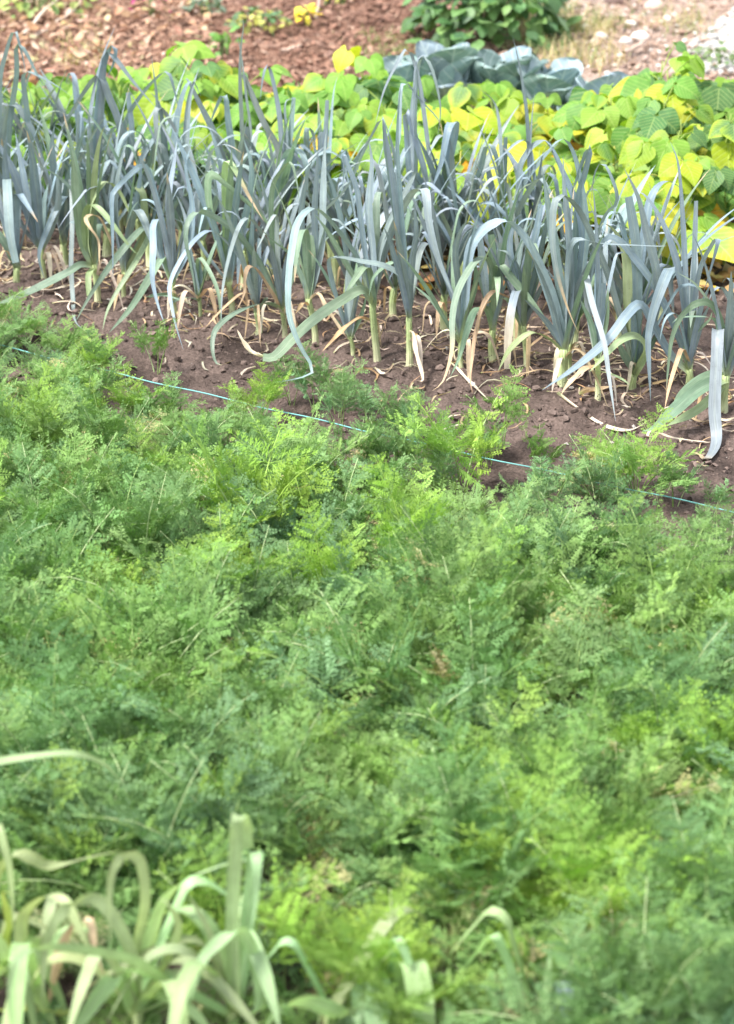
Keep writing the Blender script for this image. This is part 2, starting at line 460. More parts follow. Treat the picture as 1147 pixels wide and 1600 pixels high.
# ------------------------------------------------------------------ blades (leek leaves)
BLUE = (.222, .290, .325)
BLUEL = (.275, .34, .375)
GREEN = (.20, .285, .20)
PALEG = (.33, .42, .22)
NEAR = (.35, .50, .245)
YEL = (.42, .47, .13)
DRY = (.52, .385, .24)
PAPER = (.66, .57, .45)
TINTS = {'b': BLUE, 'l': BLUEL, 'g': GREEN, 'p': PALEG, 'n': NEAR, 'y': YEL, 'd': DRY, 'w': PAPER}
def blade(mb, P, width, tint, yaw, rr, fold=.22, tip='point', n=30, drytip=0.0, thick=0.0, wav=.1, face=False):
    pts, tot = catmull(P, n)
    A = Vector((math.cos(yaw), math.sin(yaw), 0))
    sides = []
    prev = None
    for i in range(n+1):
        T = (pts[min(n, i+1)]-pts[max(0, i-1)])
        T = T.normalized() if T.length > 1e-9 else Vector((0, 0, 1))
        s = A-T*A.dot(T)
        if face: s = T.cross(Vector((.15, -.72, .68)))
        if s.length < .3:
            s = s + (prev*.7 if prev is not None else Vector((0, 0, .5)))
            s = s-T*s.dot(T)
        s.normalize()
        if prev is not None and s.dot(prev) < 0: s = -s
        prev = s
        sides.append((s, T))
    flip = 1.0
    nz = sum(s.cross(T).z for s, T in sides)
    if nz < 0: flip = -1.0
    base = len(mb.v)
    cols = 7
    ph = rr.uniform(0, 6.28)
    for i in range(n+1):
        t = i/n
        s, T = sides[i]
        Nn = s.cross(T)*flip
        if tip == 'point':
            k = 1.0 if t < .55 else max(.02, 1-((t-.55)/.45)**1.7)
        else:
            k = 1.0 if t < .8 else 1-.25*((t-.8)/.2)
        k *= .8+.2*smooth(0, .15, t)
        wd = width*.5*k*(1+wav*math.sin(t*17+ph)*.35)
        fo = fold*(1.7-1.3*smooth(0, .5, t))
        tw = wav*math.sin(t*9+ph)
        for q in range(cols):
            u = -1+2*q/(cols-1)
            off = s*(u*wd*math.cos(fo*1.2)) + Nn*((abs(u)**1.4)*wd*fo*1.3 + u*tw*wd*.35)
            c = tint
            if drytip > 0 and t > 1-drytip:
                c = mixc(tint, DRY if drytip < .5 else PAPER, smooth(1-drytip, 1-drytip*.45, t))
            # paler midrib and base
            if abs(u) < .2: c = mixc(c, (.5, .56, .42), .16)
            if t < .14: c = mixc((.44, .5, .24), c, smooth(-.04, .14, t))
            mb.vert(pts[i]+off, (.5+.5*u, tot*t*3), c)
    for i in range(n):
        for q in range(cols-1):
            a = base+i*cols+q
            mb.f.append((a, a+1, a+cols+1, a+cols))

def shank(mb, p0, p1, r0, rr, col0=(.62, .62, .40), col1=(.36, .44, .20)):
    P = [p0.lerp(p1, k/9) for k in range(10)]
    bend = Vector((rr.uniform(-.006, .006), rr.uniform(-.006, .006), 0))
    for k in range(10): P[k] = P[k]+bend*math.sin(k/9*math.pi)
    rad = [r0*(1.12-.04*k/2 if k < 2 else 1.0-.02*k) for k in range(10)]
    rad[-1] *= .8
    cols = [mixc(col0, col1, smooth(0, .75, k/9)) for k in range(10)]
    tube(mb, P, rad, cols, sides=12)

# ------------------------------------------------------------------ traced leeks
TILE = {'A': (0, 230, 3.823), 'B': (280, 230, 3.823), 'C': (560, 230, 3.81), 'D': (847, 230, 3.2),
        'P': (0, 40, 3.823), 'Q': (280, 20, 3.823), 'S': (560, 60, 3.823), 'T': (847, 40, 3.823),
        'F': (0, 1250, 2.607), 'G': (400, 1430, 2.085), 'I': (0, 0, 1.0)}
def tp(t, x, y):
    a, b, s = TILE[t]
    return a+x/s, b+y/s

def traced_leek(d, group, cat='leek', zbase=0.0):
    rr = random.Random(hash(d['label']) % 9973 if False else sum(ord(ch) for ch in d['label']))
    t = d['t']
    bx, by = tp(t, *d['base'])
    g = ground_at(bx, by)
    g.z = soil_h(g.x, g.y)
    g = ground_at(bx, by, g.z)
    root = thing('leek_plant', d['label'], cat, g, group)
    sc = scale_at(g)
    sx, sy = tp(t, *d['top'])
    top = at_y(sx, sy, g.y)
    r0 = d['w']/TILE[t][2]/sc*.5
    mb = MB()
    shank(mb, g-Vector((0, 0, .03)), top, r0, rr)
    mb.build('shank', M_SHANK, root, g)
    fol = MB(); dry = []
    for lf in d['leaves']:
        pts, wpx, tint = lf[0], lf[1], lf[2]
        opt = lf[3] if len(lf) > 3 else {}
        lt = opt.get('t', t)
        n = len(pts)
        dep = opt.get('dep', 0.0)           # how far towards the camera the tip comes
        back = opt.get('back', 0.0)
        P = []
        for i, q in enumerate(pts):
            px, py = tp(lt, q[0], q[1])
            u = i/(n-1)
            dy = q[2] if len(q) > 2 else (back*math.sin(math.pi*min(1, u*1.2)) - dep*u**1.5)
            p = at_y(px, py, g.y+dy)
            z0 = soil_h(p.x, p.y)+.004
            if p.z < z0: p = ground_at(px, py, z0)
            P.append(p)
        start = top.lerp(g, .12)
        P[0] = P[0].lerp(start, .75) if not opt.get('free') else P[0]
        sgn = 1 if rr.random() < .5 else -1
        yaw = opt.get('yaw', sgn*rr.uniform(.35, .8))
        wd = .86*wpx/TILE[lt][2]/sc/max(.62, math.cos(yaw))
        tn = jit(TINTS[tint], rr, .17)
        target = fol
        if tint in 'dw':
            target = MB(); dry.append(target)
        blade(target, P, wd, tn, yaw, rr, fold=opt.get('fold', .2 if tint not in 'dw' else .45), tip=opt.get('tip', 'point'),
              drytip=opt.get('dt', 0.0), n=34, wav=.1 if tint not in 'dw' else .5, face=opt.get('face', False))
    # a few upright inner blades that fill the heart
    for k in range(d.get('fill', 4)):
        az = rr.uniform(0, 6.28); tl = rr.uniform(.04, .36)
        if d.get('pale'):
            auto_blade(fol, top.lerp(g, .1), az, rr.uniform(.2, .7), rr.uniform(.26, .44), rr.uniform(.016, .028), rr, rr.choice((NEAR, PALEG)), kink=True, kpos=rr.uniform(.4, .6), kang=rr.uniform(1.4, 2.3))
            continue
        L = rr.uniform(.22, .45)*d.get('fs', 1.0)
        auto_blade(fol, top.lerp(g, .1), az, tl, L, rr.uniform(.012, .027), rr, TINTS[rr.choice('bbg' if not d.get('pale') else 'npp')], kink=rr.random() < .4)
    for k in range(0 if d.get('pale') else rr.randint(1, 3)):
        dry.append(MB())
        auto_blade(dry[-1], g+Vector((0, 0, .05)), rr.uniform(-3.3, .3), rr.uniform(.3, .9), rr.uniform(.14, .3), rr.uniform(.007, .015), rr, rr.choice((DRY, PAPER, PAPER)), kink=True, kpos=.3)
    fol.build('foliage', M_NEAR if d.get('pale') else M_LEEK, root, g)
    for q in dry: q.build('withered_leaf', M_DRY, root, g)
    return root

def auto_blade(mb, p0, az, tilt, L, wd, rr, tint, kink=True, kpos=None, kang=None):
    hz = Vector((math.cos(az), math.sin(az), 0))
    n = 16
    P = [p0.copy()]
    th = tilt
    kp = kpos if kpos is not None else rr.uniform(.5, .8)
    ka = kang if kang is not None else rr.uniform(1.6, 2.7)
    sw = rr.uniform(-.5, .5)
    sharp = rr.choice((.06, .1, .18))
    for i in range(n):
        t = (i+.5)/n
        a = th + (.25+tilt*.4)*t*t
        if kink: a += ka*smooth(kp-sharp, kp+sharp, t)
        a = min(a, 3.0)
        side = Vector((-hz.y, hz.x, 0))*(sw*t*t*.3)
        d = hz*math.sin(a)+Vector((0, 0, math.cos(a)))+side
        q = P[-1]+d.normalized()*(L/n)
        z0 = soil_h(q.x, q.y)+.004
        if q.z < z0: q.z = z0
        P.append(q)
    blade(mb, P, wd, jit(tint, rr, .2), az+math.pi/2+rr.uniform(-.35, .35), rr, fold=rr.uniform(.12, .3), n=24, drytip=rr.choice((0, 0, 0, .12)))

LEEKS = [
 dict(t='A', base=(100, 800), top=(100, 720), w=46, label='leftmost leek of the front row, one broad leaf hanging straight down before it', leaves=[
   ([(105, 740, 0), (70, 420, .05), (42, 195, 0), (46, 300, -.08), (60, 520, -.14), (95, 690, -.16)], 62, 'l', dict(yaw=.05, tip='blunt')),
   ([(100, 720), (20, 560), (-60, 480), (-120, 500)], 45, 'g'),
   ([(110, 720), (60, 380), (30, 100), (40, -100)], 50, 'b'), ([(95, 720), (10, 400), (-40, 100)], 50, 'b')]),
 dict(t='A', base=(265, 785), top=(245, 610), w=38, label='leek with a dense blue fan of straight leaves, second from the left at the front', leaves=[
   ([(240, 600), (165, 390), (90, 170), (20, 30), (-30, -60)], 58, 'b'), ([(235, 590), (215, 400), (190, 100), (170, -120)], 46, 'b'),
   ([(240, 600), (262, 350), (290, 215)], 46, 'b'), ([(240, 610), (150, 500), (80, 380), (-20, 310)], 40, 'b'),
   ([(235, 590), (180, 380), (130, 120), (90, -100)], 50, 'l'), ([(250, 610), (310, 480), (350, 330), (340, 120)], 44, 'b')]),
 dict(t='A', base=(390, 715), top=(380, 570), w=38, label='tall leek whose ribbon leaf hangs down to the carrot tops near the left edge', leaves=[
   ([(370, 540), (310, 300), (250, 80), (205, -60)], 46, 'b'), ([(375, 540), (340, 300), (310, 0), (330, -150)], 46, 'b'),
   ([(385, 560), (395, 300), (440, 100), (520, -150)], 50, 'b'),
   ([(380, 560, 0), (410, 380, .05), (420, 195, -.02), (430, 300, -.08), (430, 500, -.15), (425, 700, -.2), (435, 900, -.25), (450, 1040, -.28), (530, 1110, -.3)], 32, 'l', dict(yaw=.1)),
   ([(380, 570, 0), (405, 420, .03), (398, 292, -.02), (335, 370, -.08), (270, 520, -.12), (232, 650, -.15), (265, 785, -.16)], 42, 'b', dict(yaw=.3))]),
 dict(t='A', base=(580, 915), top=(560, 700), w=42, label='pale leek with a curled brown withered leaf and one leaf lying out to the left', leaves=[
   ([(550, 700), (520, 560), (535, 350), (600, 235), (650, 213), (720, 280), (790, 430), (830, 500)], 42, 'p'),
   ([(560, 700, 0), (520, 620, 0), (505, 420, -.02), (540, 345, -.03), (600, 375, -.05), (680, 470, -.08), (780, 600, -.1), (835, 650, -.1)], 42, 'p'),
   ([(555, 560), (532, 200), (525, 0), (520, -80)], 40, 'g'), ([(560, 560), (565, 200), (600, -60), (640, -140)], 42, 'p'),
   ([(560, 690), (490, 560), (455, 300), (440, 150), (430, 20)], 60, 'g'),
   ([(560, 720, 0), (530, 760, -.05), (528, 830, -.08), (530, 890, -.1)], 34, 'p', dict(tip='blunt')),
   ([(690, 660, 0), (640, 520, -.02), (600, 430, -.04), (545, 405, -.06), (512, 430, -.08), (540, 480, -.1), (590, 560, -.1), (595, 700, -.1), (622, 745, -.1)], 24, 'd', dict(free=1)),
   ([(560, 680, 0), (480, 705, -.04), (410, 745, -.08), (200, 850, -.12), (0, 935, -.14), (-80, 960, -.14)], 46, 'g', dict(dep=.2, face=True))]),
 dict(t='A', base=(745, 925), top=(745, 745), w=32, label='leek with two long leaves bowed left over the bare soil to their tips', leaves=[
   ([(740, 720), (700, 480), (690, 300), (720, 100), (760, -40)], 40, 'b'),
   ([(750, 740, 0), (820, 600, .02), (890, 476, 0), (840, 495, -.06), (750, 590, -.12), (620, 760, -.18), (530, 900, -.22), (450, 1045, -.28)], 42, 'g', dict(yaw=.5)),
   ([(755, 740, 0), (850, 620, .02), (900, 490, -.02), (870, 575, -.06), (800, 700, -.12), (700, 860, -.18), (640, 980, -.22), (612, 1095, -.27)], 36, 'p', dict(yaw=.3)),
   ([(750, 740), (780, 500), (830, 240), (850, 60)], 40, 'b'), ([(755, 740), (850, 560), (860, 300), (815, 232)], 46, 'p', dict(tip='blunt'))]),
 dict(t='A', base=(1050, 985), top=(1030, 800), w=42, label='leek with a thin leaf bent sharply down to the left like an elbow', leaves=[
   ([(1020, 770), (985, 520), (930, 290), (885, 140), (850, 108), (790, 150), (700, 240), (668, 300), (672, 500), (675, 780)], 36, 'b', dict(dep=.12)),
   ([(1030, 760), (1020, 560), (1010, 300), (1040, 100), (1060, -60)], 44, 'b'),
   ([(1040, 770), (1090, 600), (1110, 450), (1060, 300), (1025, 285)], 30, 'l'),
   ([(1040, 760), (1130, 600), (1150, 350), (1110, 120), (1140, 0)], 40, 'b'),
   ([(1020, 780, 0), (960, 620, .03), (945, 440, 0), (915, 470, -.05), (915, 600, -.12), (910, 780, -.17), (940, 930, -.2), (985, 1060, -.24)], 44, 'l', dict(yaw=.2)),
   ([(1020, 760, 0), (985, 670, 0), (940, 700, -.05), (880, 800, -.1), (780, 960, -.16), (650, 1110, -.22)], 44, 'g'),
   ([(1060, 900, 0), (980, 880, -.03), (880, 895, -.06), (1000, 890, -.08), (1147, 940, -.1)], 22, 'g', dict(free=1))]),
 dict(t='B', base=(120, 1015), top=(120, 905), w=26, label='small slender leek with short thin leaves in the front row', fs=.6, leaves=[
   ([(115, 905), (85, 760), (60, 600), (40, 480)], 26, 'b'), ([(125, 900), (150, 750), (210, 600)], 26, 'g'), ([(120, 890), (130, 760), (120, 660)], 28, 'b'),
   ([(115, 930), (60, 900), (0, 905), (-60, 940)], 24, 'g'),
   ([(120, 890, 0), (112, 760, 0), (118, 660, -.03), (180, 740, -.08), (235, 880, -.13), (250, 1050, -.18), (258, 1140, -.2)], 24, 'g', dict(dt=.12))]),
 dict(t='B', base=(315, 975), top=(292, 805), w=40, label='leek with a yellowish speckled shank and a yellow-striped bent leaf', leaves=[
   ([(290, 790), (280, 500), (273, 200), (287, 78), (340, 150), (420, 300), (505, 440)], 42, 'p', dict(dep=.1, dt=.3)),
   ([(285, 780), (190, 430), (170, 210), (200, 163), (260, 210), (370, 300), (500, 420), (640, 620)], 50, 'g', dict(dep=.1)),
   ([(290, 780), (250, 600), (120, 250), (20, 20), (-60, -150)], 48, 'b'), ([(300, 800), (320, 500), (330, 300), (225, 225)], 46, 'b'),
   ([(280, 780), (160, 640), (60, 480), (0, 440), (-120, 390), (-200, 330)], 30, 'l'),
   ([(300, 800), (360, 560), (420, 300), (430, 100), (380, -60)], 46, 'b')]),
 dict(t='B', base=(470, 1085), top=(460, 985), w=44, label='short thick leek with a leaf humped left and trailing down to the soil', leaves=[
   ([(455, 970, 0), (400, 740, 0), (300, 590, -.02), (190, 500, -.05), (90, 560, -.1), (0, 690, -.14), (-50, 800, -.17), (-55, 880, -.2), (-20, 1060, -.26), (25, 1210, -.3)], 34, 'b'),
   ([(455, 960), (430, 650), (435, 480), (440, 300)], 34, 'b'), ([(465, 960), (500, 700), (560, 560), (640, 480)], 36, 'b'), ([(460, 970), (475, 700), (480, 545)], 34, 'b', dict(tip='blunt')),
   ([(470, 980), (520, 900), (510, 960)], 20, 'g')]),
 dict(t='B', base=(630, 1110), top=(610, 955), w=34, label='leek with several thin arching leaves and an orange-brown withered leaf bowed left', leaves=[
   ([(600, 940, 0), (500, 720, 0), (350, 520, -.03), (200, 410, -.06), (110, 386, -.08), (50, 450, -.12), (40, 560, -.14), (80, 760, -.15), (100, 900, -.16)], 38, 'g'),
   ([(605, 940), (560, 650), (500, 530), (420, 425), (360, 470), (300, 650), (260, 850), (250, 1060)], 30, 'b', dict(dep=.18)),
   ([(610, 930), (585, 600), (580, 410), (540, 450), (490, 560), (460, 620)], 34, 'l', dict(dep=.08)),
   ([(620, 930), (640, 700), (700, 560), (850, 400), (1000, 240), (1100, 60)], 30, 'b'),
   ([(610, 940), (560, 600), (555, 260), (620, 130), (668, 90), (700, 200), (720, 330)], 36, 'g', dict(dep=.06)),
   ([(620, 950), (690, 740), (780, 590)], 34, 'g'),
   ([(610, 1000, 0), (520, 820, -.03), (460, 730, -.05), (415, 718, -.07), (395, 780, -.09), (388, 880, -.1), (340, 980, -.12)], 28, 'd', dict(free=1)),
   ([(620, 960, 0), (520, 935, -.06), (380, 970, -.12), (270, 1035, -.18), (208, 1110, -.22), (200, 1220, -.26), (235, 1300, -.28), (330, 1270, -.28)], 34, 'g', dict(dt=.12))]),
 dict(t='B', base=(815, 1160), top=(770, 905), w=42, label='leaning pale leek with yellow-green shank beside the big arching leaf', leaves=[
   ([(765, 890), (720, 760), (660, 640), (560, 560), (480, 480)], 44, 'g'), ([(765, 890), (745, 650), (730, 400), (760, 200), (800, 60)], 46, 'b'),
   ([(770, 890), (800, 680), (790, 525)], 40, 'g', dict(tip='blunt')), ([(775, 890), (830, 720), (810, 440), (820, 200), (830, 0)], 46, 'b'),
   ([(770, 890), (850, 600), (860, 300), (870, 0), (880, -100)], 48, 'l'),
   ([(790, 1000, 0), (740, 930, -.05), (690, 1000, -.08)], 24, 'd'),
   ([(780, 900, 0), (830, 880, -.03), (880, 960, -.07), (960, 1080, -.12), (1010, 1150, -.14)], 30, 'd')]),
 dict(t='B', base=(1030, 1225), top=(1020, 1130), w=30, label='thin leek standing forward of its neighbours on open soil', fs=.6, leaves=[
   ([(1020, 1150), (975, 1000), (920, 820), (895, 680), (930, 655), (1020, 670), (1130, 690)], 30, 'l'), ([(1030, 1150), (1050, 950), (1080, 760), (1060, 560)], 34, 'b'),
   ([(1025, 1150), (1000, 1000), (990, 840)], 30, 'b'), ([(1035, 1150), (1090, 1000), (1120, 880)], 26, 'g'), ([(1020, 1140), (960, 1060), (910, 1000)], 24, 'g'),
   ([(1147, 1040, 0), (1080, 1025, -.03), (1000, 1070, -.06), (920, 1150, -.1), (855, 1220, -.14)], 34, 'd', dict(free=1))]),
 dict(t='B', base=(1192, 1265), top=(1152, 930), w=46, label='tall leek with long speckled pale shank and great leaf arching left to the ground', leaves=[
   ([(1150, 900, 0), (1070, 690, 0), (960, 520, -.03), (860, 400, -.06), (785, 366, -.1), (705, 460, -.16), (668, 650, -.22), (652, 850, -.27), (662, 1020, -.3), (720, 1180, -.33), (800, 1335, -.36), (690, 1385, -.38), (540, 1410, -.38)], 46, 'b', dict(yaw=-.65)),
   ([(1150, 890), (1010, 720), (890, 510), (805, 395)], 44, 'g'),
   ([(1150, 880, 0), (1095, 855, -.06), (980, 910, -.12), (830, 1010, -.2), (690, 1130, -.27), (570, 1250, -.33), (500, 1255, -.34)], 56, 'g', dict(face=True, tip='blunt')),
   ([(500, 1255, -.34), (440, 1235, -.34), (380, 1160, -.33), (347, 1090, -.32)], 34, 'w', dict(free=1)),
   ([(1150, 870), (1090, 480), (1060, 250), (1000, 90), (985, 32), (985, 120), (975, 250)], 38, 'l', dict(yaw=.3)),
   ([(1160, 870), (1150, 600), (1130, 350), (1150, 100), (1130, -60)], 50, 'b'),
   ([(70, 880), (120, 640), (200, 430), (330, 165), (300, 150), (240, 230)], 46, 'b', dict(t='C')),
   ([(70, 890, 0), (180, 560, 0), (310, 290, -.03), (385, 248, -.06), (405, 300, -.1), (420, 450, -.13), (480, 680, -.15), (590, 940, -.17)], 58, 'b', dict(t='C', yaw=.5))]),
 dict(t='C', base=(305, 1275), top=(300, 1015), w=44, label='leek with the tallest straight blades, white papery skin peeling at its foot', leaves=[
   ([(300, 1000), (270, 700), (230, 400), (190, 100), (165, -60), (140, -190)], 46, 'b'),
   ([(215, 990), (180, 780), (160, 650), (146, 478), (90, 560), (20, 710), (-30, 820)], 28, 'b', dict(t='S')),
   ([(300, 1000), (265, 500), (232, 0), (245, -300), (262, -390)], 30, 'b'),
   ([(305, 1000), (300, 860), (265, 770), (150, 705), (20, 680), (-100, 655), (-170, 662)], 34, 'l', dict(dep=.12)),
   ([(310, 1000), (320, 700), (345, 500), (330, 300)], 44, 'b'), ([(300, 1000), (240, 700), (100, 760), (60, 900)], 30, 'g'),
   ([(300, 1100, -.02), (330, 1120, -.05), (345, 1220, -.08), (385, 1380, -.12), (330, 1385, -.12)], 28, 'w', dict(free=1))]),
 dict(t='C', base=(620, 1305), top=(610, 1150), w=32, label='leek whose broad leaf makes a high arch over to the right', leaves=[
   ([(620, 1150), (640, 950), (650, 760), (670, 600), (730, 505), (820, 450), (900, 450), (990, 540), (1080, 700), (1147, 880), (1200, 1040)], 58, 'b', dict(dep=.1, yaw=-.7)),
   ([(610, 1150), (560, 900), (480, 680), (400, 520), (375, 505), (340, 560), (300, 680)], 32, 'b'), ([(610, 1150), (600, 860), (580, 600), (640, 450), (690, 460), (720, 500)], 46, 'b'),
   ([(615, 1150), (660, 960), (700, 800), (690, 640)], 44, 'g'), ([(600, 1180, 0), (520, 1030, -.03), (420, 860, -.06), (320, 720, -.1), (230, 615, -.12)], 26, 'g', dict(dt=.1)),
   ([(605, 1160), (540, 1060), (440, 920), (320, 812)], 24, 'g')]),
 dict(t='C', base=(815, 1275), top=(800, 1085), w=50, label='stout green leek with pale orange dry leaves dangling before its shank', leaves=[
   ([(800, 1010), (800, 760), (790, 520)], 56, 'g', dict(tip='blunt', yaw=.2)), ([(800, 1010), (750, 760), (722, 530)], 54, 'l', dict(tip='blunt', yaw=.2)),
   ([(795, 1060, 0), (800, 800, 0), (765, 660, -.04), (700, 680, -.08), (640, 760, -.12), (585, 880, -.16), (560, 1020, -.2), (560, 1180, -.24), (540, 1290, -.26), (500, 1400, -.28), (440, 1450, -.3)], 46, 'g', dict(dt=.28, yaw=-.5)),
   ([(945, 925, 0), (850, 880, -.04), (800, 868, -.06), (740, 950, -.1), (700, 1100, -.13), (680, 1250, -.16), (668, 1380, -.18), (680, 1470, -.2)], 26, 'd', dict(free=1)),
   ([(790, 920, 0), (740, 960, -.08), (700, 1120, -.12), (720, 1190, -.12)], 22, 'd', dict(free=1)),
   ([(800, 1060, 0), (770, 970, -.04), (700, 965, -.1), (650, 1080, -.16), (600, 1250, -.2), (548, 1365, -.24)], 44, 'g', dict(yaw=.4)),
   ([(800, 1020), (820, 800), (840, 700), (920, 790), (1050, 950), (1147, 1090), (1200, 1170)], 56, 'g', dict(dep=.15, yaw=.5)),
   ([(810, 1060), (850, 900), (840, 700), (845, 570)], 34, 'l', dict(tip='blunt'))]),
 dict(t='C', base=(1005, 1305), top=(980, 1060), w=42, label='dark leek with a snapped whitish leaf hanging flat against its left side', leaves=[
   ([(980, 1050), (1000, 800), (1060, 500), (1088, 340)], 44, 'b', dict(tip='blunt')), ([(985, 1040), (940, 800), (900, 600), (930, 440), (970, 400)], 46, 'b'),
   ([(970, 1060, 0), (965, 920, -.02), (940, 858, -.06), (905, 1000, -.12), (888, 1200, -.14), (886, 1320, -.15)], 56, 'l', dict(yaw=.05, tip='blunt', dt=.5)),
   ([(985, 1050), (960, 780), (900, 640), (830, 610)], 44, 'b'), ([(985, 1050), (1040, 820), (1100, 560), (1147, 300)], 46, 'b'), ([(990, 1060), (1060, 900), (1147, 720)], 40, 'b'),
   ([(970, 1060), (900, 920), (830, 900)], 36, 'p')]),
 dict(t='D', base=(95, 1215), top=(108, 1010), w=56, label='thickest leek of the row with wide dark blue leaves opening like a fan', leaves=[
   ([(100, 990), (60, 800), (-10, 600), (-80, 420)], 70, 'b'),
   ([(115, 980), (122, 720), (130, 560), (150, 480), (190, 460), (300, 482), (450, 490), (600, 495), (625, 485)], 26, 'l', dict(dep=.1)),
   ([(120, 970), (160, 800), (230, 620), (285, 500)], 78, 'b', dict(yaw=.3)), ([(110, 990), (90, 720), (70, 560), (40, 350), (0, 100)], 54, 'b'),
   ([(105, 1000), (40, 900), (-20, 830), (-90, 760)], 46, 'b'), ([(115, 980), (140, 700), (130, 400), (110, 200), (105, 40)], 40, 'b'),
   ([(105, 1010), (30, 960), (-60, 930), (-160, 1010), (-220, 1120)], 32, 'p')]),
 dict(t='D', base=(280, 1245), top=(277, 1055), w=32, label='slim leek with a broken blunt-ended pale leaf and a ribbon leaf hanging in front', leaves=[
   ([(275, 1040, 0), (290, 860, 0), (303, 680, -.02)], 50, 'l', dict(yaw=.1, tip='blunt')),
   ([(272, 1040, 0), (230, 800, .03), (218, 640, 0), (250, 780, -.06), (308, 970, -.14), (335, 1150, -.2), (368, 1372, -.27)], 36, 'l', dict(yaw=.15)),
   ([(280, 1040), (320, 850), (330, 700)], 36, 'g'), ([(275, 1050), (250, 900), (190, 760)], 34, 'g'),
   ([(275, 1100, 0), (200, 1120, -.05), (120, 1200, -.1), (95, 1240, -.12)], 34, 'd', dict(free=1)),
   ([(245, 1120, 0), (330, 1130, -.05), (400, 1160, -.1), (440, 1190, -.12)], 28, 'p', dict(free=1))]),
 dict(t='D', base=(465, 1215), top=(460, 1135), w=44, label='leek with a wide leaf folded over rightward and a thin dry-tipped arch leftward', leaves=[
   ([(455, 1110), (400, 900), (330, 650), (250, 450), (180, 310), (105, 238), (66, 270), (55, 350), (55, 500), (80, 640), (120, 780), (155, 870), (180, 925)], 40, 'b', dict(dep=.08, dt=.2)),
   ([(450, 1110), (430, 800), (420, 560), (370, 430), (310, 380), (290, 400)], 54, 'p'), ([(455, 1090), (475, 800), (470, 500), (432, 248)], 58, 'b', dict(tip='blunt', yaw=.3)),
   ([(460, 1090, 0), (560, 850, .03), (610, 690, .02), (640, 602, -.04), (600, 690, -.1), (555, 820, -.14), (530, 950, -.17), (535, 1100, -.2), (543, 1270, -.22)], 56, 'b', dict(yaw=.35)),
   ([(470, 1100), (570, 800), (570, 620), (520, 420), (480, 250), (410, 105)], 50, 'b', dict(yaw=.4)),
   ([(470, 1130, 0), (510, 1040, -.03), (505, 975, -.06), (455, 942, -.1), (380, 975, -.14), (300, 1060, -.18), (235, 1125, -.2)], 40, 'p', dict(face=True)),
   ([(450, 1120), (400, 1020), (380, 960)], 50, 'g'), ([(470, 1120), (540, 1000), (600, 900)], 44, 'g')]),
 dict(t='D', base=(730, 1175), top=(735, 1110), w=44, label='leek with two needle-straight leaves standing up against the yellow beans', leaves=[
   ([(732, 1090), (720, 700), (700, 300), (680, 80), (640, -30)], 32, 'b', dict(yaw=.2)), ([(740, 1090), (755, 700), (770, 268)], 30, 'b', dict(tip='blunt', yaw=.2)),
   ([(725, 1090), (660, 900), (560, 690), (450, 540), (390, 470), (330, 450), (275, 520), (242, 680), (235, 730)], 40, 'b', dict(dep=.08)),
   ([(725, 1150), (640, 1040), (560, 900), (495, 788), (430, 830), (330, 960), (180, 1090), (0, 1215)], 44, 'b', dict(dep=.25, face=True)),
   ([(735, 1090), (700, 720), (640, 470), (560, 300), (490, 222), (470, 250)], 42, 'b'), ([(745, 1090), (790, 900), (840, 780)], 40, 'b'),
   ([(740, 1080), (780, 660), (850, 490), (880, 455), (862, 540), (810, 720)], 38, 'b', dict(dep=.05)),
   ([(740, 1120), (690, 1060), (730, 960), (830, 870), (852, 820)], 26, 'g')]),
 dict(t='D', base=(912, 1335), top=(918, 1140), w=58, label='rightmost leek, a broad pale leaf hanging down its front and leaves spread on the soil', leaves=[
   ([(925, 1110, 0), (910, 990, .04), (882, 912, -.02), (875, 1000, -.07), (862, 1300, -.14), (872, 1440, -.18), (860, 1510, -.2), (820, 1560, -.22), (780, 1530, -.22), (700, 1525, -.24)], 70, 'l', dict(yaw=.05, dt=.22)),
   ([(920, 1150, 0), (800, 1200, -.06), (700, 1280, -.12), (560, 1400, -.2), (500, 1420, -.2)], 58, 'g', dict(face=True)),
   ([(910, 1250, 0), (780, 1310, -.06), (620, 1395, -.14)], 48, 'p', dict(face=True)),
   ([(915, 1180, 0), (840, 1150, -.02), (720, 1230, -.08), (640, 1330, -.14)], 70, 'g', dict(face=True)),
   ([(925, 1100), (900, 900), (850, 790), (780, 778), (700, 840), (650, 950), (630, 1100), (620, 1240)], 32, 'g', dict(dep=.2, dt=.08)),
   ([(935, 1100), (960, 850), (910, 712), (862, 712), (830, 775)], 36, 'l'), ([(935, 1080), (900, 900), (780, 700), (670, 622)], 20, 'g'),
   ([(940, 1090), (1000, 900), (990, 760), (930, 655), (900, 680)], 34, 'b'), ([(920, 1120), (890, 960), (860, 860), (700, 850), (650, 880)], 32, 'g'),
   ([(925, 1110), (960, 1000), (990, 900), (940, 960)], 50, 'l')]),
]
for d in LEEKS:
    traced_leek(d, 'blue-green leeks in the leek bed')

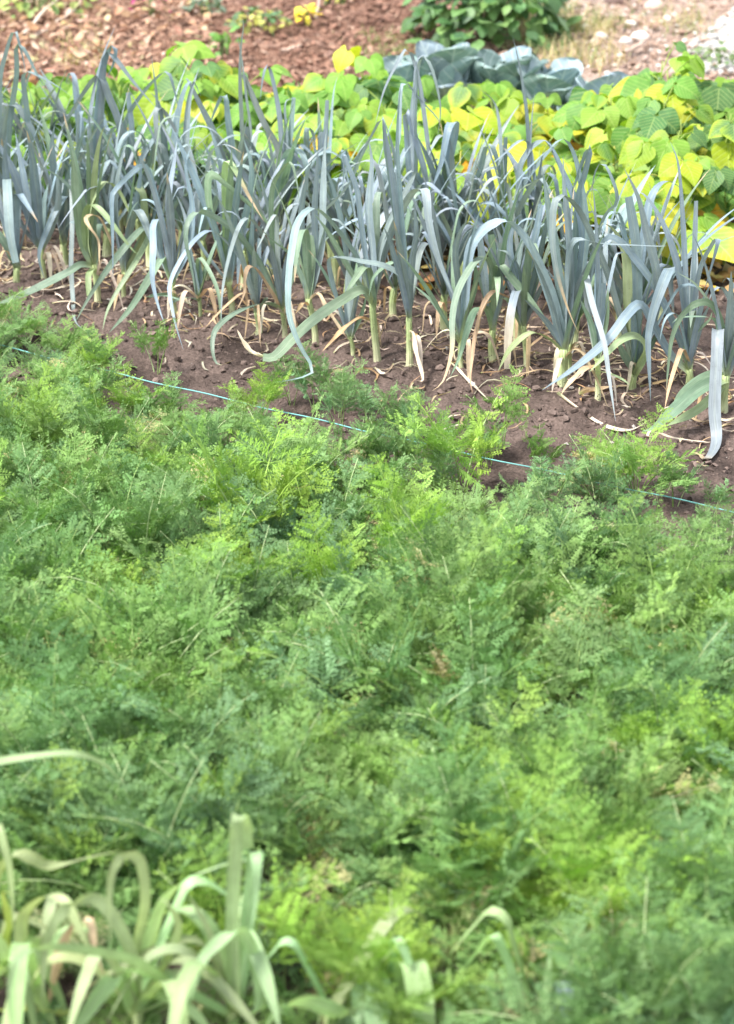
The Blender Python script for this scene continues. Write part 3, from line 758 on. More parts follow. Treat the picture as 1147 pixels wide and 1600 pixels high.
# back rows: tall leeks traced by their tops, then the crowd between them
BACK = [
 dict(t='P', base=(30, 1330), top=(30, 1180), w=30, label='tall leek at the left edge whose thin top leaf is folded sharply over', leaves=[
   ([(20, 1180), (0, 600), (0, 330), (40, 150), (85, 25), (110, 90), (145, 230), (150, 300)], 32, 'b'), ([(30, 1180), (60, 600), (100, 300), (100, 110), (160, 170), (210, 270), (290, 410)], 34, 'b'),
   ([(30, 1180), (10, 700), (50, 510), (85, 470), (130, 520), (200, 640), (280, 850)], 46, 'b'), ([(40, 1180), (180, 850), (160, 500), (145, 285), (270, 320), (400, 400)], 36, 'b')]),
 dict(t='P', base=(560, 1360), top=(560, 1180), w=32, label='tall leek with a cluster of blades folded at the top, left of the bean patch', leaves=[
   ([(560, 1180), (530, 700), (560, 400), (620, 170), (690, 0)], 26, 'b'), ([(570, 1180), (580, 700), (610, 300), (660, 130), (690, 140), (680, 220), (630, 330)], 50, 'b'),
   ([(570, 1180), (720, 700), (640, 400), (600, 300), (560, 320), (450, 480), (330, 690)], 44, 'b'), ([(560, 1180), (600, 600), (620, 250), (640, 160), (700, 210), (800, 340), (940, 500)], 40, 'b'),
   ([(560, 1180), (480, 760), (470, 640), (490, 510), (560, 560), (700, 690)], 38, 'l'), ([(550, 1180), (480, 800), (470, 520)], 36, 'l', dict(tip='blunt'))]),
 dict(t='P', base=(760, 1340), top=(760, 1180), w=30, label='leek whose long leaf crosses up to the right in a smooth bow', leaves=[
   ([(740, 1180), (720, 800), (760, 560), (850, 410), (950, 300), (1005, 280), (1040, 380), (1070, 520)], 34, 'b'), ([(760, 1180), (790, 700), (765, 400)], 36, 'l', dict(tip='blunt')),
   ([(770, 1180), (900, 800), (940, 500), (905, 180)], 26, 'b'), ([(760, 1180), (760, 700), (700, 600), (640, 690), (560, 900)], 40, 'b')]),
 dict(t='P', base=(1010, 1380), top=(1010, 1200), w=30, label='leek with a straight ribbon leaf sloping down right across its neighbours', leaves=[
   ([(1000, 1200), (960, 800), (930, 540), (960, 490), (1030, 600), (1100, 760), (1190, 920)], 38, 'l'), ([(1010, 1200), (1040, 700), (1090, 420), (1147, 330), (1200, 420)], 46, 'b'),
   ([(1010, 1200), (980, 700), (950, 470), (900, 400)], 44, 'b'), ([(1020, 1200), (1100, 800), (1130, 450), (1190, 250)], 50, 'b')]),
 dict(t='Q', base=(380, 1440), top=(390, 1260), w=32, label='tall leek ending in a single wavy spike above the beans', leaves=[
   ([(390, 1260), (380, 800), (365, 400), (370, 200), (385, 80), (378, 20)], 28, 'l'), ([(390, 1260), (430, 800), (400, 500), (370, 250), (340, 110)], 20, 'b'),
   ([(400, 1260), (600, 900), (500, 640), (385, 370)], 48, 'l', dict(tip='blunt')), ([(380, 1260), (240, 800), (110, 520), (50, 400), (20, 410), (0, 500)], 40, 'b'),
   ([(390, 1260), (300, 700), (270, 490), (200, 620), (180, 700)], 44, 'b'), ([(390, 1260), (420, 900), (410, 680)], 60, 'b', dict(tip='blunt'))]),
 dict(t='Q', base=(610, 1450), top=(600, 1280), w=30, label='leek with a flat-topped hooked leaf standing before the bean leaves', leaves=[
   ([(600, 1280), (610, 800), (590, 560), (540, 330), (515, 330), (495, 420), (485, 520)], 36, 'b'), ([(600, 1280), (640, 800), (632, 560), (660, 515), (690, 520)], 34, 'b'),
   ([(600, 1280), (650, 900), (685, 505)], 36, 'b', dict(tip='blunt')), ([(590, 1280), (560, 1000), (500, 840), (460, 850), (440, 920)], 44, 'b'), ([(600, 1280), (680, 950), (710, 790), (780, 830), (830, 890)], 40, 'b')]),
 dict(t='Q', base=(870, 1460), top=(870, 1290), w=32, label='leek with tall blunt square-cut leaves in the middle of the bed', leaves=[
   ([(860, 1290), (870, 900), (885, 522)], 34, 'l', dict(tip='blunt', yaw=.2)), ([(870, 1290), (900, 800), (920, 500), (945, 380)], 24, 'l'), ([(860, 1290), (850, 1000), (850, 712)], 50, 'b', dict(tip='blunt', yaw=.3)),
   ([(860, 1290), (780, 1000), (760, 705), (800, 720), (820, 850)], 46, 'b'), ([(870, 1290), (960, 1000), (1060, 880), (1180, 680)], 36, 'b'), ([(865, 1290), (990, 1100), (980, 840), (1000, 840), (1040, 980)], 40, 'b')]),
 dict(t='S', base=(330, 1500), top=(335, 1320), w=32, label='tallest leek at the centre with several tops folded over like tent poles', leaves=[
   ([(350, 1320), (440, 950), (410, 600), (370, 300), (335, 150), (290, 60), (220, 170), (150, 320), (100, 520)], 30, 'b'), ([(340, 1320), (320, 800), (320, 480), (335, 300), (345, 150), (390, 97), (455, 140)], 34, 'b'),
   ([(345, 1320), (400, 890), (350, 640), (290, 430), (285, 520), (315, 800), (320, 990)], 40, 'b'), ([(335, 1320), (230, 800), (245, 560), (265, 265), (370, 370), (480, 490), (510, 610)], 26, 'l', dict(dt=.12)),
   ([(340, 1320), (345, 800), (340, 400), (370, 122), (430, 160), (480, 340), (490, 450), (470, 610)], 28, 'b')]),
 dict(t='S', base=(470, 1490), top=(470, 1330), w=34, label='leek with one broad leaf doubled over at the top before yellow bean leaves', leaves=[
   ([(470, 1320, 0), (510, 900, .02), (575, 560, 0), (570, 503, -.02), (535, 540, -.06), (490, 760, -.1), (420, 940, -.13)], 62, 'b', dict(yaw=.35)), ([(470, 1330), (440, 1100), (430, 1000), (520, 985), (590, 1010)], 60, 'l'),
   ([(470, 1320), (420, 1000), (330, 800), (260, 880), (240, 990)], 46, 'b'), ([(480, 1320), (560, 1100), (640, 900), (700, 870), (760, 1000)], 46, 'b')]),
 dict(t='S', base=(830, 1470), top=(840, 1310), w=34, label='leek with a curved pale spike and hooked leaves right of the centre', leaves=[
   ([(840, 1310), (860, 900), (850, 650), (840, 500), (810, 380), (715, 293)], 28, 'l'), ([(830, 1310), (690, 990), (740, 750), (765, 645), (800, 650), (830, 740), (860, 930)], 44, 'b'),
   ([(840, 1310), (870, 900), (880, 590)], 36, 'b', dict(tip='blunt')), ([(845, 1310), (960, 900), (900, 690), (860, 700), (820, 800)], 46, 'b')]),
 dict(t='S', base=(1030, 1500), top=(1035, 1330), w=34, label='leek with a needle spike rising highest in front of the cabbages', leaves=[
   ([(1030, 1330), (1025, 900), (1015, 600), (1000, 400), (960, 150), (920, -20)], 28, 'b', dict(yaw=.2)), ([(1030, 1330), (1020, 800), (1035, 500), (1052, 320)], 18, 'b'),
   ([(1030, 1330), (960, 950), (1080, 740), (1200, 620)], 44, 'b'), ([(1040, 1330), (960, 850), (1010, 680), (1090, 615), (1147, 640), (1250, 900)], 36, 'b'),
   ([(1035, 1330), (1100, 1100), (1060, 900), (1020, 640), (960, 615), (860, 700), (760, 780)], 26, 'b')]),
 dict(t='T', base=(150, 2090), top=(160, 1900), w=34, label='leek with crossing blue leaves that meet in a peak before the beans', leaves=[
   ([(160, 1900), (240, 1250), (120, 860), (40, 700), (-20, 690)], 50, 'b'), ([(160, 1900), (210, 1100), (250, 900), (290, 735), (270, 740), (220, 880), (150, 1080)], 48, 'b'), ([(170, 1900), (260, 1300), (220, 880), (150, 690), (80, 700), (0, 800)], 44, 'b'),
   ([(165, 1900), (350, 1200), (450, 1050), (400, 870), (350, 820), (310, 900), (290, 1080)], 28, 'b', dict(dt=.1))]),
]
for d in BACK:
    d['fill'] = 3
    traced_leek(d, 'blue-green leeks in the leek bed')

def crowd_leek(p, rr, group, label, h=1.0, tints='bbbgll'):
    g = Vector((p.x, p.y, soil_h(p.x, p.y)))
    root = thing('leek_plant', label, 'leek', g, group)
    mb = MB()
    sh = rr.uniform(.08, .14)
    top = g+Vector((rr.uniform(-.012, .012), rr.uniform(-.012, .012), sh))
    shank(mb, g-Vector((0, 0, .03)), top, rr.uniform(.009, .014), rr)
    mb.build('shank', M_SHANK, root, g)
    fol = MB(); dry = []
    az = rr.uniform(-.7, .7) + (math.pi if rr.random() < .5 else 0)
    n = rr.randint(8, 11)
    for k in range(n):
        a = az+(math.pi if k % 2 else 0)+rr.uniform(-.45, .45)
        age = 1-k/n
        tilt = .05+.52*age*rr.uniform(.5, 1.3)
        L = h*rr.uniform(.40, .62)
        auto_blade(fol, top-Vector((0, 0, .03*age)), a, tilt, L, rr.uniform(.013, .031), rr, TINTS[rr.choice(tints)], kink=rr.random() < .55)
    for k in range(rr.randint(1, 2)):
        dry.append(MB())
        auto_blade(dry[-1], g+Vector((0, 0, .04)), rr.uniform(0, 6.28), .5, rr.uniform(.12, .26), rr.uniform(.008, .014), rr, DRY, kink=True, kpos=.35)
    fol.build('foliage', M_LEEK, root, g)
    for q in dry: q.build('withered_leaf', M_DRY, root, g)
    return root
rr = random.Random(21)
for off, ds in ((.17, .17), (.36, .15), (.56, .15)):
    s = -.45
    while s < 2.6:
        if s > 1.92: break
        p = ROW_A + ROW_D*s + ROW_N*(off+rr.uniform(-.05, .05))
        crowd_leek(p, rr, 'leeks crowded in the back rows', 'blue-green leek crowded in among others in the back rows', h=rr.uniform(.60, .84)*(1.0-.10*smooth(.9, 2.2, s)))
        s += ds*rr.uniform(.8, 1.25)

# ------------------------------------------------------------------ broad leaves (bean, bush, cabbage)
def broad_leaf(mb, p, d, up, L, W, col, rr, droop=.5, cup=.2, edge=None, shape='bean', nx=9, ny=6, quilt=.012):
    """p base, d direction, up rough normal; u along the leaf, v across."""
    d = d.normalized(); s = d.cross(up).normalized(); nn = s.cross(d).normalized()
    base = len(mb.v)
    pos = p.copy(); ang = 0.0
    ph = rr.uniform(0, 6.28)
    for i in range(nx+1):
        t = i/nx
        if shape == 'bean':
            wv = math.sin(math.pi*min(1, (t**.62)))**.85 * (1-.35*t) * 1.22
            if i == 0: wv = .25
            if i == nx: wv = .015
        elif shape == 'round':
            t = math.sin(math.pi/2*i/nx)
            wv = max(.02, (1-abs(2*(.06+.94*t)-1)**2.3))**.5*(1+.05*math.sin(t*23+ph)) if i < nx else .03
        else:
            wv = math.sin(math.pi*t**.8)**.9
            if i in (0, nx): wv = .02
        ang = -droop*t*t
        dd = d*math.cos(ang)+nn*math.sin(ang)
        if i: pos = pos+dd*(L*(t-tprev))
        tprev = t
        n2 = nn*math.cos(ang)-d*math.sin(ang)
        for j in range(ny+1):
            v = -1+2*j/ny
            wdt = W*.5*wv
            back = 0
            if shape == 'bean' and t < .3: back = -L*.10*abs(v)*(1-t/.3)
            lift = cup*abs(v)**1.3*wdt + quilt*L*6*.16*math.sin(t*13+ph+abs(v)*3)*abs(v)*(1-abs(v)*.3)
            if shape == 'round': lift += .05*W*math.sin(v*5+ph+t*6)*t*abs(v)
            c = col
            if edge is not None: c = mixc(col, edge, smooth(.2, 1.0, abs(v)*.6+t*.5+noise.noise(pos*40)*.35))
            mb.vert(pos+s*(v*wdt)+dd*back+n2*lift, (t, v*wv*.5), c)
    for i in range(nx):
        for j in range(ny):
            a = base+i*(ny+1)+j
            mb.f.append((a, a+1, a+ny+2, a+ny+1))

BG = [(.115, .25, .045), (.17, .33, .05), (.22, .38, .055), (.085, .19, .06), (.14, .29, .055)]
BY = [(.33, .42, .03), (.28, .39, .035), (.42, .42, .03), (.24, .36, .03)]
BO = [(.75, .42, .02), (.70, .34, .03)]
def bean_plant(p, h, yel, label, rr, group, big=1.0):
    g = Vector((p.x, p.y, soil_h(p.x, p.y)))
    root = thing('bean_plant', label, 'bean plant', g, group)
    st = MB(); fol = MB(); old = MB()
    stems = [[g-Vector((0, 0, .02))]]
    lean = Vector((rr.uniform(-.12, .12), rr.uniform(-.15, .1), 1)).normalized()
    axis_ = [g+lean*(h*.88*k/6)+Vector((rr.uniform(-.006, .006), rr.uniform(-.006, .006), 0)) for k in range(7)]
    axis_[0] = g-Vector((0, 0, .02))
    scol = (.22, .30, .06) if yel < .6 else (.42, .40, .09)
    tube(st, axis_, [.005-.0005*k for k in range(7)], scol, 6)
    n = int(rr.randint(8, 10)*(.75+h))
    for k in range(n):
        f = .28+.72*((k+.5)/n)**.8
        b = axis_[0].lerp(axis_[-1], min(1, f*.95))
        az = k*2.4+rr.uniform(-.5, .5)
        pl = rr.uniform(.05, .16)*(1.25-f*.55)*big
        el = rr.uniform(.2, 1.0)
        hz = Vector((math.cos(az), math.sin(az), 0))
        e = b+hz*(pl*math.cos(el))+Vector((0, 0, pl*math.sin(el)))
        tube(st, [b, b.lerp(e, .5)+Vector((0, 0, .008)), e], [.0022, .002, .0018], scol, 5)
        sz = rr.uniform(.065, .135)*big*(1.05-.35*max(0, f-.75)/.25)
        r = rr.random()
        low = f < .62
        if low and yel > .4 and rr.random() < .35: continue
        if low and rr.random() < .12+.5*yel: col, tgt = rr.choice(BO), old
        elif r < yel*.8: col, tgt = rr.choice(BY), fol
        else: col, tgt = rr.choice(BG), fol
        col = jit(col, rr, .12)
        edge = jit(rr.choice(BY), rr) if rr.random() < .5*yel+.1 else None
        dr0 = -(.15+1.0*rr.random())
        for q in (0, 1, -1):
            a2 = az+q*rr.uniform(1.1, 1.5)
            h2 = Vector((math.cos(a2), math.sin(a2), 0))
            dd = h2+Vector((0, 0, dr0+rr.uniform(-.25, .15)))
            upv = Vector((rr.uniform(-.35, .35), rr.uniform(-.9, .0), 1))
            st0 = e+h2*.008 if q else e+h2*.02
            broad_leaf(tgt, st0, dd, upv, sz*(1 if q == 0 else .9), sz*.86, col, rr, droop=rr.uniform(.2, .9), cup=rr.uniform(-.15, .25), edge=edge)
    st.build('stem', M_STEM, root, g)
    fol.build('foliage', M_BEAN, root, g)
    if old.v: old.build('withered_foliage', M_BEAN, root, g)
    return root

# (top x, top y, height, yellowness, label or None)
BEANS = [
 (20, 165, .27, .05, 'low green bean plant behind the leftmost leek tops'), (62, 172, .25, .1, None), (105, 182, .27, .1, None), (150, 165, .26, .15, None),
 (205, 158, .27, .1, None), (268, 68, .40, .1, 'tall bean plant with large light green leaves against the bark mulch on the left'), (312, 120, .34, .1, None), (345, 165, .28, .1, None),
 (392, 168, .28, .1, 'bean plant with one narrow leaf poking out beside the wavy leek spike'), (440, 160, .28, .1, None), (486, 135, .28, .1, None), (528, 128, .30, .08, None), (560, 98, .33, .08, 'fresh green bean plant just left of the cabbages, nothing behind it but mulch'),
 (40, 220, .25, .1, None), (130, 225, .25, .2, None), (230, 215, .25, .2, None), (330, 220, .25, .2, None), (430, 215, .26, .15, None), (500, 195, .28, .15, None), (560, 175, .30, .12, None),
 (15, 150, .27, .1, None), (85, 150, .26, .1, None), (175, 140, .27, .12, None), (240, 130, .28, .12, None), (370, 140, .27, .12, None), (465, 165, .27, .12, None), (90, 215, .25, .2, None), (180, 215, .25, .25, None), (285, 205, .25, .25, None), (385, 205, .25, .25, None), (465, 215, .26, .2, None), (540, 220, .27, .3, None),
 (600, 150, .28, .2, None), (650, 122, .29, .1, None), (690, 150, .30, .35, None), (735, 120, .30, .15, 'bean plant with curled green leaves in front of the middle cabbage'), (770, 150, .30, .5, None), (815, 165, .30, .8, None), (862, 150, .29, .6, None),
 (900, 170, .28, .3, None), (620, 220, .28, .3, None), (670, 215, .28, .4, None), (715, 225, .30, .6, None), (760, 215, .29, .8, 'yellow bean plant behind the hooked leek leaves, leaves mostly pale yellow'), (810, 225, .29, .7, None), (860, 215, .30, .5, None), (905, 225, .30, .5, None),
 (640, 285, .26, .8, None), (720, 270, .24, .9, None), (780, 290, .22, .9, None), (860, 280, .25, .4, None),
 (1030, 62, .46, .12, 'tallest bean plant, bright green leaves stacked to a peak at the right'), (1075, 95, .42, .25, None), (990, 130, .36, .3, None), (945, 150, .36, .5, None), (1110, 130, .40, .2, None), (1140, 150, .38, .25, None),
 (1012, 92, .45, .15, None), (1058, 84, .46, .1, None), (1100, 112, .42, .3, None), (1135, 100, .40, .2, None), (972, 122, .38, .2, None), (1040, 130, .42, .3, None), (1125, 175, .38, .2, None), (1085, 160, .40, .3, None), (300, 88, .38, .1, None),
 (955, 205, .32, .6, None), (1005, 190, .36, .95, 'bean plant gone bright yellow in the right-hand bean row'), (1055, 170, .40, .3, None), (1035, 215, .36, .9, None), (1090, 205, .36, .3, None), (1140, 215, .34, .2, None),
 (1050, 262, .30, .8, 'front bean plant with broad lime leaves and bare stems showing below'), (960, 270, .26, .7, None), (1100, 255, .32, .25, None), (1142, 268, .30, .3, 'bean plant at the right edge with dark green paired leaves'), (1000, 300, .24, .95, None), (1075, 300, .26, .5, None),
]
for i, (px, py, h, yl, lab) in enumerate(BEANS):
    rr = random.Random(300+i)
    if px < 580 and h < .38: h *= 1.15; py -= 25
    h *= rr.uniform(.92, 1.12)
    p = ground_at(px, py, h)
    side = 'behind the leeks on the left' if px < 420 else ('in the middle of the bean patch' if px < 800 else 'on the right of the bean patch')
    if lab is None:
        kind = 'mostly green' if yl < .3 else ('half yellowed' if yl < .7 else 'yellow')
        lab = f'{kind} bean plant crowded among others {side}'
    bean_plant(p, h, yl, lab, rr, 'bean plants behind the leeks', big=1.08 if h > .38 else 1.0)

# cabbages
CB = (.245, .325, .36)
def cabbage(px, py, h, rad, label, rr):
    p = ground_at(px, py, h)
    g = Vector((p.x, p.y, soil_h(p.x, p.y)))
    root = thing('cabbage', label, 'cabbage', g, 'blue-green cabbages beyond the beans')
    stm = MB()
    tube(stm, [g-Vector((0, 0, .02)), g+Vector((0, 0, h*.3)), g+Vector((0, 0, h*.5))], [.02, .022, .02], (.35, .42, .28), 8)
    stm.build('stem', M_STEM, root, g)
    fol = MB(); hd = MB()
    for k in range(11):
        az = k*2.4+rr.uniform(-.3, .3)
        el = .65+.6*(k/11)+rr.uniform(-.15, .25)
        hz = Vector((math.cos(az), math.sin(az), 0))
        b = g+Vector((0, 0, h*(.2+.025*k)))+hz*.015
        d = hz*math.cos(el)+Vector((0, 0, math.sin(el)))
        up = Vector((0, 0, 1))*math.cos(el)-hz*math.sin(el)
        L = rad*rr.uniform(.9, 1.15)
        c = jit(CB, rr, .12)
        if rr.random() < .35: c = mixc(c, (.22, .33, .27), .6)
        broad_leaf(fol, b, d, up, L, L*1.0, c, rr, droop=rr.uniform(.0, .4), cup=rr.uniform(.12, .3), shape='round', nx=16, ny=14)
    for k in range(5):
        az = k*1.3; hz = Vector((math.cos(az), math.sin(az), 0))
        b = g+Vector((0, 0, h*.45))+hz*.02
        d = hz*.35+Vector((0, 0, 1))
        broad_leaf(hd, b, d, Vector((0, 0, .4))-hz, rad*.7, rad*.7, jit((.19, .29, .28), rr), rr, droop=-.9, cup=.6, shape='round', nx=8, ny=8)
    fol.build('foliage', M_CABB, root, g)
    hd.build('heart', M_CABB, root, g)
for i, (px, py, h, r_, lab) in enumerate([
    (622, 112, .22, .17, 'leftmost cabbage, half hidden behind bean leaves'),
    (700, 88, .27, .21, 'big blue-grey cabbage in front of the dark green bush'),
    (788, 88, .28, .21, 'blue-grey cabbage with a large upright veined leaf, just right of the bush'),
    (862, 112, .25, .19, 'cabbage with rounded leaves before the dry grass'),
    (935, 135, .24, .17, 'darker cabbage low among the bean tops'),
    (990, 122, .25, .15, 'small cabbage beside the tallest bean plant')]):
    cabbage(px, py, h, r_, lab, random.Random(70+i))

# dark green bush
def bush(px, py, wd, ht, label, rr, n=260, cols=((.08, .18, .06), (.12, .24, .08), (.16, .29, .09), (.07, .15, .06)), ls=(.05, .095), name='leafy_bush', cat='bush'):
    g = ground_at(px, py); g.z = soil_h(g.x, g.y)
    root = thing(name, label, cat, g)
    st = MB(); fol = MB()
    for k in range(max(3, n//16)):
        az = rr.uniform(0, 6.28); r_ = wd*.5*rr.random()**.5
        e = g+Vector((math.cos(az)*r_*.8, math.sin(az)*r_*.8, ht*rr.uniform(.5, .95)))
        tube(st, [g+Vector((math.cos(az)*.03, math.sin(az)*.03, -.02)), g.lerp(e, .5)+Vector((0, 0, .04)), e], [.007, .005, .003], (.12, .17, .06), 5)
    for k in range(n):
        az = rr.uniform(0, 6.28); ph = math.acos(rr.uniform(0, 1)); q = rr.uniform(.7, 1.03)
        hz = Vector((math.cos(az), math.sin(az), 0))
        lump = 1+.22*noise.noise(Vector((hz.x*2, hz.y*2, ph*2+px)))
        c0 = g+Vector((hz.x*wd*.5*math.sin(ph)*q*lump, hz.y*wd*.5*math.sin(ph)*q*lump, .03+ht*math.cos(ph)*q*lump))
        d = hz*rr.uniform(.3, 1)+Vector((rr.uniform(-.4, .4), rr.uniform(-.4, .4), rr.uniform(-.9, .4)))
        L = rr.uniform(*ls)
        broad_leaf(fol, c0, d, Vector((rr.uniform(-.3, .3), rr.uniform(-.5, .2), 1)), L, L*.72, jit(rr.choice(cols), rr, .15), rr, droop=rr.uniform(.1, .7), cup=rr.uniform(-.1, .3), shape='bush', nx=5, ny=4)
    st.build('stem', M_STEM, root, g)
    fol.build('foliage', M_BUSH, root, g)
bush(765, 62, .62, .46, 'dense dark green leafy bush behind the cabbages', random.Random(3), n=560)
bush(405, 52, .26, .07, 'low green ground plant with yellowing leaves on the bark mulch', random.Random(4), n=90, cols=((.10, .20, .09), (.13, .24, .10), (.5, .48, .12)), ls=(.025, .045), name='low_plant', cat='plant')
bush(478, 40, .09, .05, 'small bright yellow clump of leaves on the bark mulch', random.Random(6), n=26, cols=((.85, .62, .04), (.8, .68, .1)), ls=(.03, .05), name='yellow_plant', cat='plant')
bush(515, 12, .05, .04, 'tiny yellow-green seedling far back on the bark mulch', random.Random(16), n=10, cols=((.6, .5, .05),), ls=(.02, .035), name='seedling', cat='plant')
bush(540, 10, .07, .05, 'small orange-yellow seedling at the top of the mulch', random.Random(17), n=14, cols=((.8, .45, .05), (.5, .5, .1)), ls=(.02, .04), name='seedling', cat='plant')
bush(60, 22, .55, .16, 'pale green weed patch on the heap of garden waste', random.Random(8), n=150, cols=((.28, .36, .10), (.36, .42, .14), (.2, .3, .09)), ls=(.03, .06), name='weed_plant', cat='weed')
bush(1118, 108, .22, .06, 'small grey-green weed by the white gravel', random.Random(9), n=60, cols=((.16, .24, .10), (.22, .28, .13)), ls=(.02, .04), name='weed_plant', cat='weed')
bush(352, 92, .10, .10, 'young green weed sprouting between the beans and the mulch', random.Random(10), n=20, cols=((.12, .28, .06), (.17, .33, .07)), ls=(.03, .055), name='weed_plant', cat='weed')
bush(325, 22, .16, .08, 'silvery weed on the right end of the garden waste', random.Random(12), n=40, cols=((.24, .30, .22), (.2, .28, .2)), ls=(.03, .05), name='weed_plant', cat='weed')
bush(235, 26, .16, .10, 'magenta flowers lying among the garden waste', random.Random(13), n=34, cols=((.42, .02, .16), (.3, .02, .14), (.2, .12, .06)), ls=(.02, .035), name='flower_clump', cat='flowers')

# waste heap: dry stalks and crumpled leaves
def heap():
    rr = random.Random(33)
    mb = MB()
    for _ in range(850):
        px = rr.uniform(-40, 330); py = rr.uniform(-30, 150)
        if py > 150-.25*px+rr.uniform(-20, 20): continue
        p = ground_at(px, py); p.z = soil_h(p.x, p.y)+rr.uniform(.005, .05)
        az = rr.uniform(0, 6.28)
        d = Vector((math.cos(az), math.sin(az), rr.uniform(-.3, .6)))
        L = rr.uniform(.025, .065)
        broad_leaf(mb, p, d, Vector((rr.uniform(-.6, .6), rr.uniform(-.6, .6), 1)), L, L*.6, jit(rr.choice(((.5, .33, .22), (.42, .25, .16), (.56, .42, .32), (.3, .18, .12), (.45, .36, .2))), rr, .2), rr, droop=rr.uniform(-1, 1.4), cup=rr.uniform(-.6, .9), shape='bush', nx=4, ny=3)
    o = mb.build('fallen_leaves', M_DRY)
    o['kind'] = 'stuff'; tag(o, 'crumpled dry leaves heaped at the back left', 'leaf litter')
heap()
def stick(name, a, b, r, col, label, cat, z0=.03, z1=.06):
    pa, pb = ground_at(*a), ground_at(*b)
    pa.z = z0; pb.z = z1
    rr = random.Random(int(a[0]*7+a[1]))
    mb = MB()
    n = 7
    P = [pa.lerp(pb, k/n)+Vector((rr.uniform(-.006, .006), rr.uniform(-.006, .006), rr.uniform(-.006, .006))) for k in range(n+1)]
    tube(mb, P, [r*(1-.5*k/n) for k in range(n+1)], col, 7)
    tag(mb.build(name, M_TWIG, None, pa), label, cat)
stick('dry_stalk', (35, 62), (105, 18), .009, (.62, .52, .42), 'long pale dry stalk leaning on the waste heap', 'stalk', .02, .10)
stick('dry_stalk', (55, 66), (118, 36), .007, (.55, .45, .36), 'shorter pale stalk lying below the long one on the waste heap', 'stalk', .02, .06)
stick('dry_stalk', (122, 24), (140, -8), .006, (.45, .34, .26), 'thin grey stalk standing up at the top of the waste heap', 'stalk', .03, .12)
stick('dry_stalk', (10, 34), (70, 20), .006, (.6, .5, .36), 'straw stalk across the pale green weeds', 'stalk', .05, .07)
stick('twig', (493, 30), (508, -6), .006, (.45, .36, .32), 'pale twig stuck upright in the bark mulch', 'twig', .0, .09)
stick('twig', (212, 22), (262, 0), .008, (.42, .24, .16), 'reddish twig on the mulch beside the waste heap', 'twig')
stick('wood_stick', (975, 92), (1015, 70), .012, (.48, .36, .30), 'thick pale stick lying on dry soil near the tallest bean plant', 'stick', .02, .03)
stick('wood_stick', (405, 84), (450, 76), .012, (.30, .19, .14), 'dark piece of branch on the mulch behind the beans', 'stick', .02, .02)
stick('wood_stick', (440, 88), (470, 80), .010, (.52, .38, .30), 'pale piece of branch on the mulch behind the beans', 'stick', .02, .02)

# stones and gravel at the back right
def stones():
    rr = random.Random(44)
    for i, (px, py, r, lab) in enumerate([(1000, 60, .034, 'largest white stone behind the tallest bean plant'), (978, 66, .028, 'small white stone beside the largest stone'), (1022, 18, .05, 'pinkish stone at the top right'), (940, 62, .025, 'pale stone left of the stone cluster'),
                                   (882, 44, .022, 'lone pale pebble by the dry grass'), (915, 45, .024, 'grey pebble in the middle of the stones'), (962, 5, .04, 'dark brown stone at the top edge'), (1042, 34, .022, 'small white stone near the right'), (985, 40, .024, 'rounded grey stone above the largest stone')]):
        p = ground_at(px, py); p.z = soil_h(p.x, p.y)+r*.35
        mb = MB()
        nth, nz = 12, 7
        sx, sy = rr.uniform(.9, 1.4), rr.uniform(.8, 1.1)
        c = {1: (.62, .58, .54), 2: (.50, .36, .30), 6: (.16, .11, .10)}.get(i, (.6, .55, .5) if i % 2 else (.72, .68, .62))
        ps = rr.uniform(0, 50)
        for a in range(nz+1):
            fz = math.pi*a/nz
            for b in range(nth):
                th = 2*math.pi*b/nth
                v = Vector((math.sin(fz)*math.cos(th), math.sin(fz)*math.sin(th), math.cos(fz)))
                k = r*(1+.3*noise.noise(v*1.6+Vector((ps, 0, 0))))
                mb.vert(p+Vector((v.x*sx*k, v.y*sy*k, v.z*.7*k)), (0, 0), c)
        for a in range(nz):
            for b in range(nth):
                b2 = (b+1) % nth
                mb.f.append((a*nth+b, (a+1)*nth+b, (a+1)*nth+b2, a*nth+b2))
        tag(mb.build('stone', M_STONE, None, p), lab, 'stone', 'stones behind the beans')
stones()
def gravel():
    rr = random.Random(45)
    mb = MB()
    poly = [ground_at(1062, 112), ground_at(1120, 48), ground_at(1147, 22), ground_at(1230, 10), ground_at(1230, 125)]
    def inside(x, y):
        c = False; j = len(poly)-1
        for i in range(len(poly)):
            a, b = poly[i], poly[j]
            if (a.y > y) != (b.y > y) and x < (b.x-a.x)*(y-a.y)/(b.y-a.y)+a.x: c = not c
            j = i
        return c
    x0, x1 = min(p.x for p in poly), max(p.x for p in poly); y0, y1 = min(p.y for p in poly), max(p.y for p in poly)
    n = 0
    while n < 3200:
        x, y = rr.uniform(x0, x1), rr.uniform(y0, y1)
        n += 1
        if not inside(x+rr.uniform(-.05, .05), y+rr.uniform(-.05, .05)): continue
        r = rr.uniform(.008, .022); k = rr.uniform(.3, .5)
        blob(mb, (x, y, soil_h(x, y)+r*.4), r, rr, (k, k*.97, k*.92), .8)
    o = mb.build('gravel', M_STONE, smooth_=True)
    o['kind'] = 'stuff'; tag(o, 'white gravel at the far right corner', 'gravel')
    mb = MB()
    for _ in range(420):
        px, py = rr.uniform(840, 1100), rr.uniform(-10, 120)
        p = ground_at(px, py); r = rr.uniform(.005, .016)
        c = rr.choice(((.6, .55, .5), (.45, .36, .31), (.36, .26, .22), (.68, .64, .6)))
        blob(mb, (p.x, p.y, soil_h(p.x, p.y)+r*.3), r, rr, c, .7)
    o = mb.build('pebbles', M_STONE, smooth_=True)
    o['kind'] = 'stuff'; tag(o, 'pebbles scattered over the pale soil behind the cabbages', 'pebbles')
gravel()
